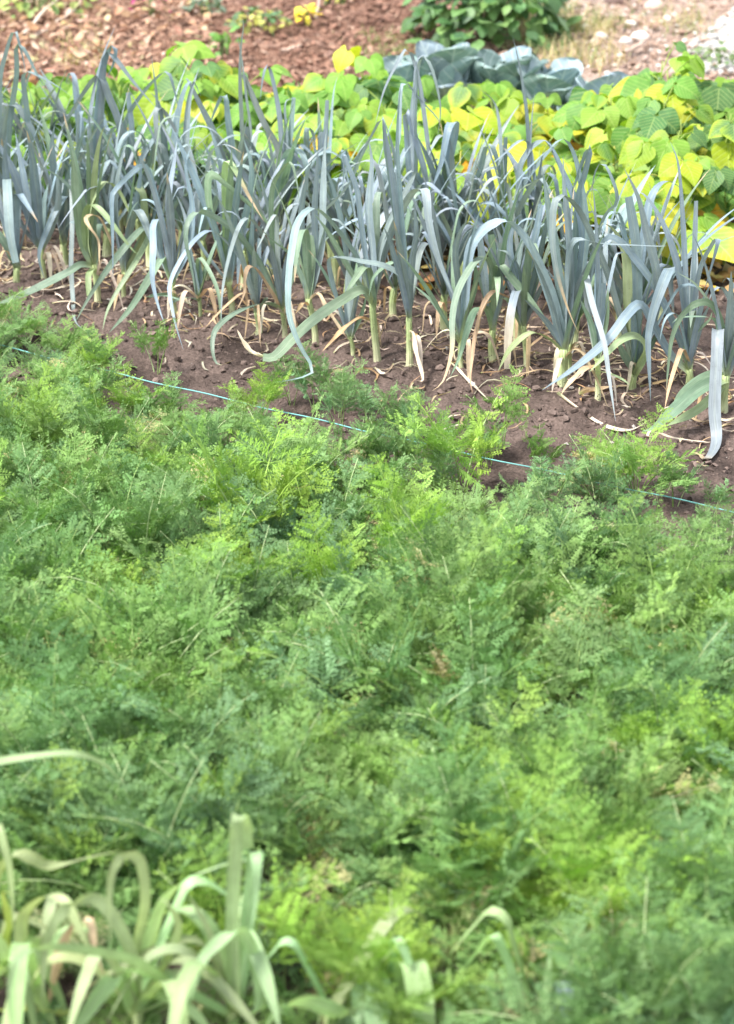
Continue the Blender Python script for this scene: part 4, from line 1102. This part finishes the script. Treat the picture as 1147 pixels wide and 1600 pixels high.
def grass():
    rr = random.Random(46)
    mb = MB()
    def tuft(px, py, n, h, cols):
        p0 = ground_at(px, py)
        for _ in range(n):
            p = p0+Vector((rr.gauss(0, .05), rr.gauss(0, .05), 0)); p.z = soil_h(p.x, p.y)
            az = rr.uniform(0, 6.28); L = h*rr.uniform(.5, 1.2); b = rr.uniform(.3, 1.1)
            hz = Vector((math.cos(az), math.sin(az), 0)); s = Vector((-hz.y, hz.x, 0))
            c = jit(rr.choice(cols), rr, .2)
            i0 = len(mb.v)
            for k in range(5):
                t = k/4; q = p+hz*(L*b*t*t)+Vector((0, 0, L*t*(1-.35*b*t)))
                wd = .0022*(1-t)+.0002
                mb.vert(q-s*wd, (0, 0), c); mb.vert(q+s*wd, (0, 0), c)
            for k in range(4):
                a = i0+2*k; mb.f.append((a, a+1, a+3, a+2))
    dry = ((.48, .38, .2), (.56, .46, .28), (.38, .33, .16)); gr = ((.16, .24, .08), (.22, .28, .10), (.3, .3, .14))
    for _ in range(46): tuft(rr.uniform(820, 960), rr.uniform(25, 110), 26, .09, dry if rr.random() < .65 else gr)
    for _ in range(18): tuft(rr.uniform(1010, 1110), rr.uniform(0, 60), 18, .06, gr if rr.random() < .6 else dry)
    for _ in range(30): tuft(rr.uniform(560, 680), rr.uniform(55, 95), 16, .045, gr)
    for _ in range(16): tuft(rr.uniform(810, 880), rr.uniform(5, 60), 22, .12, gr)
    for _ in range(14): tuft(rr.uniform(90, 180), rr.uniform(50, 110), 16, .06, ((.5, .45, .2), (.44, .4, .25)))
    o = mb.build('grass', M_GRASS)
    o['kind'] = 'stuff'; tag(o, 'thin dry and green grass behind the cabbages', 'grass')
grass()

# ------------------------------------------------------------------ twine
S0, S1 = ground_at(-20, 527, .05), ground_at(1180, 797, .05)
STR_D = (S1-S0).normalized()
STR_N = Vector((-STR_D.y, STR_D.x, 0))
if STR_N.y < 0: STR_N = -STR_N
def str_off(x, y): return (x-S0.x)*STR_N.x+(y-S0.y)*STR_N.y
def twine():
    mb = MB()
    A, B = S0-STR_D*1.0, S1+STR_D*1.0
    n = 90
    P = []
    for k in range(n+1):
        p = A.lerp(B, k/n)
        p.z = .05-.022*math.sin(math.pi*k/n)+.002*math.sin(k*.9)
        P.append(p)
    tube(mb, P, .0018, (1, 1, 1), 6)
    for i in range(len(mb.uv)): mb.uv[i] = (mb.uv[i][0], mb.uv[i][1]*12)
    tag(mb.build('twine', twine_material(), None, A), 'turquoise twine stretched along the edge of the carrot bed', 'twine')
twine()

# ------------------------------------------------------------------ carrots
CG = [(.165, .29, .078), (.19, .315, .088), (.165, .285, .12), (.215, .34, .10), (.13, .24, .08), (.14, .25, .125)]
CL = [(.235, .38, .065), (.265, .42, .075)]
def frond(fol, stm, p, az, el0, L, rr, col, bend=1.0, bare=.38, scol=(.22, .33, .10)):
    hz = Vector((math.cos(az), math.sin(az), 0)); sd = Vector((-hz.y, hz.x, 0))
    n = 18
    P = [p.copy()]; Ts = []
    sw = rr.uniform(-.35, .35)
    for i in range(n):
        t = (i+.5)/n
        a = el0-bend*t**1.5
        d = hz*math.cos(a)+Vector((0, 0, math.sin(a)))+sd*(sw*t)
        d.normalize(); Ts.append(d)
        P.append(P[-1]+d*(L/n))
    Ts.append(Ts[-1])
    tube(stm, [P[i] for i in range(0, n+1, 3)], [.0023*(1-.7*i/n) for i in range(0, n+1, 3)], scol, 4)
    np_ = rr.randint(6, 8)
    roll = rr.uniform(-.8, .8)
    for k in range(np_):
        t = bare+(1-bare)*(k/(np_-.4))
        i = min(n-1, int(t*n)); f = t*n-i
        b = P[i].lerp(P[i+1], f); T = Ts[i]
        s0 = T.cross(Vector((0, 0, 1)))
        if s0.length < .1: s0 = sd
        s0.normalize(); nn = s0.cross(T)
        u = (t-bare)/(1-bare)
        pl = L*.34*(1-.72*u)*rr.uniform(.7, 1.2)
        for sg in (1, -1):
            s = s0*sg
            s = (s*math.cos(roll)+nn*math.sin(roll)*sg)
            d = (s*rr.uniform(.7, 1.0)+T*rr.uniform(.3, .9)+nn*rr.uniform(-.5, .9)).normalized()
            nn = (nn+Vector((rr.uniform(-.5, .5), rr.uniform(-.5, .5), rr.uniform(-.5, .5)))).normalized()
            pcol = jit(col, rr, .08)
            # pinna stem
            i0 = len(fol.v); e = b+d*pl-Vector((0, 0, .12*pl))
            q = d.cross(nn).normalized()
            for a_, z_ in ((b-q*.0006, 0), (b+q*.0006, 0), (e+q*.0003, 0), (e-q*.0003, 0)): fol.vert(a_, (0, 0), col)
            fol.f.append((i0, i0+1, i0+2, i0+3))
            m = max(3, int(7.5*pl/(L*.3)+1.5))
            for j in range(m+1):
                v = (j+.6)/(m+.6)
                c0 = b+(e-b)*v
                ql = pl*.34*(1-.6*v)*rr.uniform(.8, 1.2)+.003
                for s2 in ((1, -1) if j < m else (0,)):
                    d2 = (q*s2*.85+d*.6+nn*rr.uniform(-.3, .35)).normalized() if s2 else d
                    q2 = d2.cross(nn).normalized()
                    for (al, ll, st) in ((0, 1, 0), (.6, .6, .25), (-.6, .6, .25)) + (((.5, .45, .6), (-.5, .45, .6)) if ql > .014 else ()):
                        dd = d2*math.cos(al)+q2*math.sin(al)
                        qq = q2*math.cos(al)-d2*math.sin(al)
                        bb = c0+d2*(ql*st); le = ql*ll*rr.uniform(.8, 1.15); ww = .0007+.042*le
                        tip = bb+dd*le+nn*(le*rr.uniform(-.2, .15))
                        i0 = len(fol.v)
                        mm = bb+dd*(le*.6)
                        fol.vert(bb, (0, 0), pcol); fol.vert(mm+qq*ww, (0, 0), pcol); fol.vert(tip, (0, 0), pcol); fol.vert(mm-qq*ww, (0, 0), pcol)
                        fol.f.append((i0, i0+1, i0+2, i0+3))

def carrot_master(seed, nf, Lr, elr, pal, bend=(.7, 1.5), bare=.38, scol=(.22, .33, .10)):
    rr = random.Random(seed)
    root = thing('carrot_plant', 'feathery green carrot plant in the thick of the carrot bed', 'carrot plant', (0, 0, 0), 'carrot plants in the carrot bed')
    fol, stm = MB(), MB()
    base = rr.choice(pal)
    for k in range(nf):
        az = k*2.4+rr.uniform(-.4, .4)
        p = Vector((math.cos(az)*.008, math.sin(az)*.008, -.01))
        cc, sc_ = jit(mixc(rr.choice(pal), base, .55), rr, .1), scol
        if k == nf-1 and nf > 6: cc, sc_ = jit((.46, .44, .22), rr, .2), (.55, .52, .32)      # one old, bleached frond
        elif rr.random() < .3: sc_ = (.42, .52, .26)
        frond(fol, stm, p, az, rr.uniform(*elr)*(.55 if k == nf-1 and nf > 6 else 1), rr.uniform(*Lr), rr, cc, rr.uniform(*bend), bare, sc_)
    stm.build('stem', M_STEM, root, None)
    fol.build('foliage', M_CARROT, root, None, smooth_=False)
    return root
MASTERS = []
for s in range(12):
    MASTERS.append(carrot_master(500+s, rnd.randint(10, 13), (.17, .31), (.7, 1.5), CG if s % 3 else CG+[CL[0]], bend=(.35, 1.5)))
LIME = [carrot_master(600+s, 5, (.2, .32), (1.1, 1.45), CL+[CG[3]], bend=(.4, 1.0), scol=(.28, .42, .08)) for s in range(3)]
THIN = [carrot_master(620+s, 3, (.20, .27), (1.2, 1.5), CG, bend=(.2, .7), bare=.45) for s in range(3)]
UPR = [carrot_master(680+s, 7, (.26, .36), (1.05, 1.5), CG, bend=(.25, .9), bare=.33) for s in range(4)]
GREY = [carrot_master(640, 7, (.14, .2), (.6, 1.3), [(.30, .36, .24), (.26, .33, .2)])]
BROWN = carrot_master(650, 6, (.12, .18), (.4, 1.2), [(.36, .25, .15), (.42, .33, .2), (.3, .19, .12)], scol=(.45, .36, .22))
PALEC = carrot_master(660, 6, (.18, .26), (.8, 1.3), [(.36, .42, .18), (.40, .42, .22), (.26, .37, .13)], scol=(.55, .56, .36))
used = set()
def put(master, p, rz, sc, label=None, group=None):
    z = soil_h(p.x, p.y)
    if id(master) not in used:
        used.add(id(master))
        master.location = (p.x, p.y, z); master.rotation_euler = (0, 0, rz); master.scale = (sc, sc, sc)
        if label: master['label'] = label
        if group: master['group'] = group
        return master
    return dup(master, (p.x, p.y, z), rz, sc, label or 'feathery green carrot plant in the thick of the carrot bed', group)

# carrots standing apart at the edge of the bed: tip pixel, height, kind, label
EDGE = [
 (722, 612, .26, LIME[0], 'lime green carrot plant standing tall alone before the dark soil near the twine'),
 (785, 566, .24, THIN[0], 'thin dark green carrot frond rising highest against the leek roots'),
 (640, 590, .18, THIN[1], 'small airy carrot frond beside the tall lime carrot plant, just left of it'),
 (455, 545, .16, THIN[2], 'pale feathery carrot frond under the great arching leek leaf'),
 (405, 570, .15, LIME[1], 'bright green carrot seedling in front of the leaf lying on the soil'),
 (240, 470, .20, THIN[0], 'airy carrot frond reaching up among the hanging leek leaves on the left'),
 (1000, 655, .20, MASTERS[0], 'bushy dark green carrot plant at the bed edge right of the lime one'),
 (940, 690, .18, MASTERS[1], 'bushy carrot plant overlapping the twine on the right'),
 (1060, 690, .16, THIN[1], 'sparse carrot frond near the rightmost leek'),
 (690, 640, .16, THIN[2], 'short carrot frond beside the tall lime carrot plant'),
 (1095, 790, .14, GREY[0], 'grey-green dusty carrot plant at the right edge below the twine'),
 (650, 745, .24, LIME[2], 'yellow-lime carrot top glowing in the middle of the bed'),
 (850, 640, .17, THIN[0], 'thin carrot frond between two leeks with yellow-green bowed leaves'),
 (150, 500, .16, THIN[1], 'small carrot frond just below the leaf lying out left'),
 (60, 1265, .20, BROWN, 'withered brown carrot top at the left edge above the near leeks'),
 (665, 1370, .19, PALEC, 'cream and pale yellow carrot fronds in the lower middle of the bed'),
 (1065, 1380, .20, PALEC, 'bleached carrot fronds low at the right edge'),
 (560, 650, .18, THIN[2], 'thin carrot frond crossing the twine at its middle'),
]
for i, (px, py, h, ms, lab) in enumerate(EDGE):
    p = ground_at(px, py, h)
    put(ms, Vector((p.x, p.y, 0)), i*1.3, h/.26, lab, 'carrot plants at the bed edge')

# single thin fronds come up between the bed and the leeks
rr = random.Random(78)
n_thin = 0
while n_thin < 36:
    x = rr.uniform(-1.1, .95)
    p = Vector((x, rr.uniform(3.8, 6.0), 0))
    o = str_off(p.x, p.y)
    if not (-.34 < o < .12): continue
    if o > -.14 and rr.random() < .5: continue
    n_thin += 1
    put(rr.choice(THIN), p, rr.uniform(0, 6.28), rr.uniform(.42, .72), 'small thin carrot plant in the sparse strip along the twine', 'small carrots along the twine')

# the bed itself
rr = random.Random(77)
spots = []
tries = 0
def in_frame(p, h=.2):
    v = Vector((p.x, p.y, h))-CP
    dpt = v.dot(FW)
    px = 573.5+FPX*v.x/dpt; py = 800-FPX*v.dot(UP)/dpt
    return -70 < px < 1217 and py < 1660
while len(spots) < 238 and tries < 60000:
    tries += 1
    p = Vector((rr.uniform(-1.45, 1.2), rr.uniform(2.55, 6.0), 0))
    o = str_off(p.x, p.y)
    lim = -.25+.36*smooth(-.42, -.78, p.x)-.14*smooth(-.2, .3, p.x)
    if o > lim: continue
    if not in_frame(p): continue
    # keep the front corner for the leeks that stand there
    if p.y < 3.0 and p.x < .2 and rr.random() < .35: continue
    if p.y < 2.74: continue
    dmin = .085
    if any((p-q).length_squared < dmin*dmin for q in spots): continue
    spots.append(p)
for k, p in enumerate(spots):
    r = rr.random()
    k_ = (.58+.42*smooth(.2, .8, -str_off(p.x, p.y)))*(1+.38*noise.noise(Vector((p.x*3.2, p.y*3.2, 4.0))))
    if r < .05:
        put(rr.choice(LIME), p, rr.uniform(0, 6.28), k_*rr.uniform(.8, 1.1), 'lime green carrot plant within the dense carrot bed', 'lime carrot plants in the bed')
    else:
        if p.y < 3.15 and p.x < .2: k_ *= .5
        put(rr.choice(UPR) if rr.random() < .2 and k_ > .75 else rr.choice(MASTERS), p, rr.uniform(0, 6.28), k_*rr.uniform(.75, 1.12), None, 'carrot plants in the carrot bed')

# ------------------------------------------------------------------ leeks in the near corner
FRONT = [
 dict(t='F', base=(960, 1020), top=(955, 860), w=60, pale=1, label='pale green leek in the near corner with two upright leaves folded at the tip', leaves=[
   ([(950, 900, 0), (945, 500, 0), (960, 200, 0), (968, 66, -.01), (1000, 110, .02), (1010, 200, .03)], 60, 'n', dict(yaw=.25, tip='blunt')),
   ([(965, 900, 0), (1000, 640, .03), (1015, 440, .03), (1035, 232, .02), (1045, 240, -.02), (1040, 420, -.04), (1020, 540, -.06)], 62, 'n', dict(yaw=.2)),
   ([(960, 900, 0), (1060, 850, -.02), (1040, 650, -.03), (980, 535, -.05), (900, 570, -.08), (830, 640, -.1), (790, 740, -.13), (750, 880, -.15), (720, 960, -.16)], 52, 'n', dict(yaw=.4)),
   ([(980, 900, 0), (950, 700, .0), (985, 535, 0), (1060, 660, -.04), (1110, 820, -.08), (1147, 960, -.1)], 74, 'n', dict(yaw=.2)),
   ([(940, 880, 0), (860, 560, .0), (800, 440, .0), (750, 360, 0)], 30, 'p'), ([(930, 900, 0), (800, 800, -.03), (640, 720, -.06), (500, 690, -.1), (430, 700, -.12)], 40, 'n')]),
 dict(t='F', base=(560, 1010), top=(560, 850), w=56, pale=1, label='pale green leek in the near corner with arched leaves looping both ways', leaves=[
   ([(555, 860, 0), (540, 650, 0), (470, 490, 0), (400, 410, 0), (340, 405, -.01), (270, 440, -.03), (210, 520, -.05), (180, 640, -.06), (175, 820, -.08)], 52, 'p', dict(yaw=.5)),
   ([(560, 860, 0), (555, 600, .02), (590, 420, 0), (575, 260, -.01), (530, 222, -.02), (470, 260, -.04), (445, 380, -.05), (450, 600, -.07)], 44, 'p', dict(yaw=.6)),
   ([(570, 860, 0), (600, 640, .03), (660, 430, .04), (760, 330, .05), (930, 260, .05), (1040, 240, .05)], 62, 'n', dict(yaw=.8)),
   ([(570, 880, 0), (720, 560, 0), (690, 430, -.02), (640, 400, -.02)], 40, 'p'),
   ([(550, 900, 0), (480, 720, -.04), (330, 900, -.1), (280, 1000, -.12)], 70, 'n', dict(yaw=.5)), ([(560, 900, 0), (640, 800, -.05), (780, 860, -.1), (880, 980, -.12)], 60, 'n', dict(yaw=.5)),
   ([(560, 900, 0), (700, 800, -.02), (620, 700, -.06), (500, 640, -.1), (330, 610, -.14), (180, 600, -.17), (80, 640, -.2), (40, 760, -.22), (45, 960, -.24)], 44, 'n', dict(yaw=.5))]),
 dict(t='F', base=(160, 930), top=(150, 830), w=52, pale=1, label='yellow-green leek in the near left corner beside an orange withered leaf', leaves=[
   ([(140, 840, 0), (60, 720, 0), (0, 590, 0), (-60, 480, 0)], 54, 'n'), ([(150, 840, 0), (100, 640, 0), (90, 500, 0), (130, 430, -.01), (200, 390, -.03), (270, 420, -.05), (330, 540, -.07), (400, 680, -.08)], 54, 'p', dict(yaw=.5)),
   ([(155, 840, 0), (110, 700, 0), (138, 560, -.02)], 74, 'n', dict(yaw=.15, tip='blunt')), ([(200, 900, 0), (225, 720, -.03), (270, 560, -.04), (330, 490, -.05), (370, 500, -.06), (385, 600, -.07), (430, 730, -.08)], 40, 'd', dict(free=1, yaw=.4)),
   ([(160, 850, 0), (60, 860, -.04), (-80, 850, -.06)], 44, 'y'), ([(160, 860, 0), (300, 870, -.04), (100, 850, -.08)], 30, 'y'), ([(150, 830, 0), (30, 600, .02), (40, 500, .02), (10, 380, .0), (50, 385, -.01)], 36, 'y')]),
 dict(t='F', base=(-60, 900), top=(-60, 800), w=52, pale=1, label='leek cut by the left edge in the near corner, a thin leaf twisting rightward', leaves=[
   ([(-60, 800, 0), (-40, 500, .02), (-10, 300, .03), (60, 225, .04), (140, 240, .05), (185, 265, .06), (260, 262, .07), (360, 235, .08), (500, 205, .09)], 46, 'p', dict(yaw=.7)),
   ([(-60, 800, 0), (-30, 400, 0), (-20, 100, 0), (20, 200, -.02), (45, 330, -.03), (55, 560, -.05)], 38, 'p', dict(yaw=.4)),
   ([(-60, 800, 0), (-200, 200, .05), (-160, -120, .1), (-40, -150, .12), (150, -180, .15), (300, -190, .17), (420, -150, .2), (490, -80, .22)], 40, 'n', dict(yaw=.75)),
   ([(-60, 800, 0), (-120, 600, 0), (-80, 430, 0), (20, 390, 0)], 40, 'n')]),
 dict(t='G', base=(240, 420), top=(240, 330), w=48, pale=1, label='leek low in the near corner with broad pale folded leaves, cut by the bottom edge', leaves=[
   ([(230, 340, 0), (345, 330, 0), (350, 250, .01), (395, 215, -.01), (395, 280, -.03), (390, 420, -.06)], 84, 'n', dict(yaw=.1, tip='blunt')),
   ([(260, 340, 0), (440, 330, .02), (448, 200, .02), (452, 75, 0), (480, 110, -.02), (500, 160, -.03)], 34, 'n', dict(yaw=.3, tip='blunt')),
   ([(260, 340, 0), (480, 300, .02), (490, 170, .0), (515, 165, -.02), (535, 260, -.04), (560, 400, -.06)], 90, 'n', dict(yaw=.1, tip='blunt')),
   ([(230, 340, 0), (280, 330, -.02), (180, 285, -.05), (90, 300, -.08), (20, 380, -.1)], 54, 'n', dict(yaw=.5)), ([(240, 340, 0), (310, 330, .02), (312, 200, .02)], 24, 'p')]),
 dict(t='G', base=(900, 430), top=(900, 350), w=40, pale=1, label='thin-leaved leek near the bottom right of the near row, one bluish leaf tip', leaves=[
   ([(890, 360, 0), (860, 280, 0), (820, 150, 0), (775, 65, -.01), (720, 120, .02), (640, 220, .03)], 30, 'n', dict(yaw=.4)), ([(890, 360, 0), (930, 330, 0), (950, 220, 0), (962, 100, 0)], 24, 'n'),
   ([(900, 360, 0), (985, 330, 0), (990, 250, 0), (1000, 215, -.01), (1010, 280, -.03), (1030, 360, -.05)], 56, 'l', dict(yaw=.1, tip='blunt')),
   ([(880, 360, 0), (830, 320, 0), (900, 265, .02), (980, 230, .03)], 40, 'p'), ([(910, 360, 0), (1085, 330, 0), (1075, 180, 0)], 22, 'p')]),
]
for d in FRONT:
    d['fill'] = 2 if d['t'] == 'G' else 5; d['fs'] = .6
    d['leaves'] = [(l[0], l[1]*1.06)+tuple(l[2:]) for l in d['leaves']]
    traced_leek(d, 'pale leeks in the near corner')

# ------------------------------------------------------------------ dry leaves and straw on the soil
def fallen(pts, wpx, label, tint, cat='dry leaf', name='fallen_leek_leaf', grp='dry leek leaves lying on the soil'):
    rr = random.Random(sum(int(a) for p in pts for a in p))
    P = []
    for k, (px, py) in enumerate(pts):
        p = ground_at(px, py, .01); p.z = soil_h(p.x, p.y)+.006+.010*rr.random()
        P.append(p)
    mb = MB()
    wd = wpx/scale_at(P[0])
    blade(mb, P, wd, TINTS[tint], 1.0, rr, fold=.5, n=22, wav=.6)
    tag(mb.build(name, M_DRY, None, P[0]), label, cat, grp)
fallen([(870, 633), (930, 660), (980, 675), (1020, 660)], 9, 'long whitish dry leaf curving on the soil before the thickest leek', 'w')
fallen([(700, 580), (735, 605), (765, 632)], 6, 'straight white dry stalk pointing down right on the bare soil', 'w')
fallen([(905, 630), (945, 618), (985, 615)], 13, 'flat tan dry leaf in front of the slim leek', 'd')
fallen([(320, 508), (365, 505), (410, 513), (445, 515)], 5, 'thin tan dry leaf stretched behind the arched green leaf', 'd')
fallen([(40, 458), (80, 468), (110, 456)], 6, 'pale curved dry leaf beside the leaf lying out left', 'w')
fallen([(1020, 685), (1060, 690), (1110, 700)], 6, 'pale dry strip before the rightmost leek', 'w')
fallen([(1060, 650), (1100, 665), (1140, 650)], 7, 'tan dry strip under the rightmost leek', 'd')
fallen([(585, 585), (600, 598), (612, 596)], 6, 'short white curl of dry leaf in front of the speckled leek', 'w')
fallen([(515, 590), (535, 583), (538, 586)], 7, 'small brown dry leaf on open soil left of the carrots', 'd')
fallen([(45, 508), (60, 518), (80, 522)], 5, 'short pale dry leaf by the carrot fronds at the left', 'w')
fallen([(995, 612), (1012, 605), (1026, 610)], 12, 'pinkish fallen leaf at the foot of the row on the right', 'd')
def straw():
    rr = random.Random(90)
    mb = MB()
    for _ in range(950):
        s = rr.uniform(-.5, 2.7); o = rr.gauss(.10, .2)
        p = ROW_A+ROW_D*s+ROW_N*o
        az = rr.uniform(0, 6.28); L = rr.uniform(.02, .11)
        cu = rr.uniform(-1.5, 1.5); P = []
        for k in range(4):
            a = az+cu*k/3
            q = p+Vector((math.cos(a), math.sin(a), 0))*(L*k/3)
            q.z = soil_h(q.x, q.y)+.004+.008*rr.random()
            P.append(q)
        blade(mb, P, rr.uniform(.002, .008), jit(rr.choice((DRY, PAPER, (.42, .27, .15), (.5, .40, .28))), rr, .2), rr.uniform(0, 3), rr, fold=.4, n=7, wav=.3)
    o = mb.build('leaf_litter', M_DRY)
    o['kind'] = 'stuff'; tag(o, 'straw and shredded dry leek leaves around the leek roots', 'litter')
    # yellow and brown bean leaves that have dropped
    mb = MB()
    for _ in range(240):
        px, py = rr.uniform(560, 1180), rr.uniform(300, 470)
        p = ground_at(px, py)
        if row_off(p.x, p.y) < .45: continue
        p.z = soil_h(p.x, p.y)+.01
        az = rr.uniform(0, 6.28); L = rr.uniform(.03, .07)
        broad_leaf(mb, p, Vector((math.cos(az), math.sin(az), rr.uniform(-.1, .4))), Vector((rr.uniform(-.5, .5), rr.uniform(-.5, .5), 1)), L, L*.8, jit(rr.choice(((.72, .45, .06), (.5, .3, .14), (.62, .5, .2), (.4, .22, .1), (.56, .42, .28))), rr, .15), rr, droop=rr.uniform(-.8, 1), cup=rr.uniform(-.4, .6), nx=5, ny=4)
    o = mb.build('fallen_leaves', M_DRY)
    o['kind'] = 'stuff'; tag(o, 'yellow and brown bean leaves dropped on the soil', 'leaf litter')
straw()
# masters that were never placed would stand at the origin: remove them
for m in MASTERS+LIME+THIN+UPR+GREY+[BROWN, PALEC]:
    if id(m) not in used:
        for ch in list(m.children): bpy.data.objects.remove(ch)
        bpy.data.objects.remove(m)
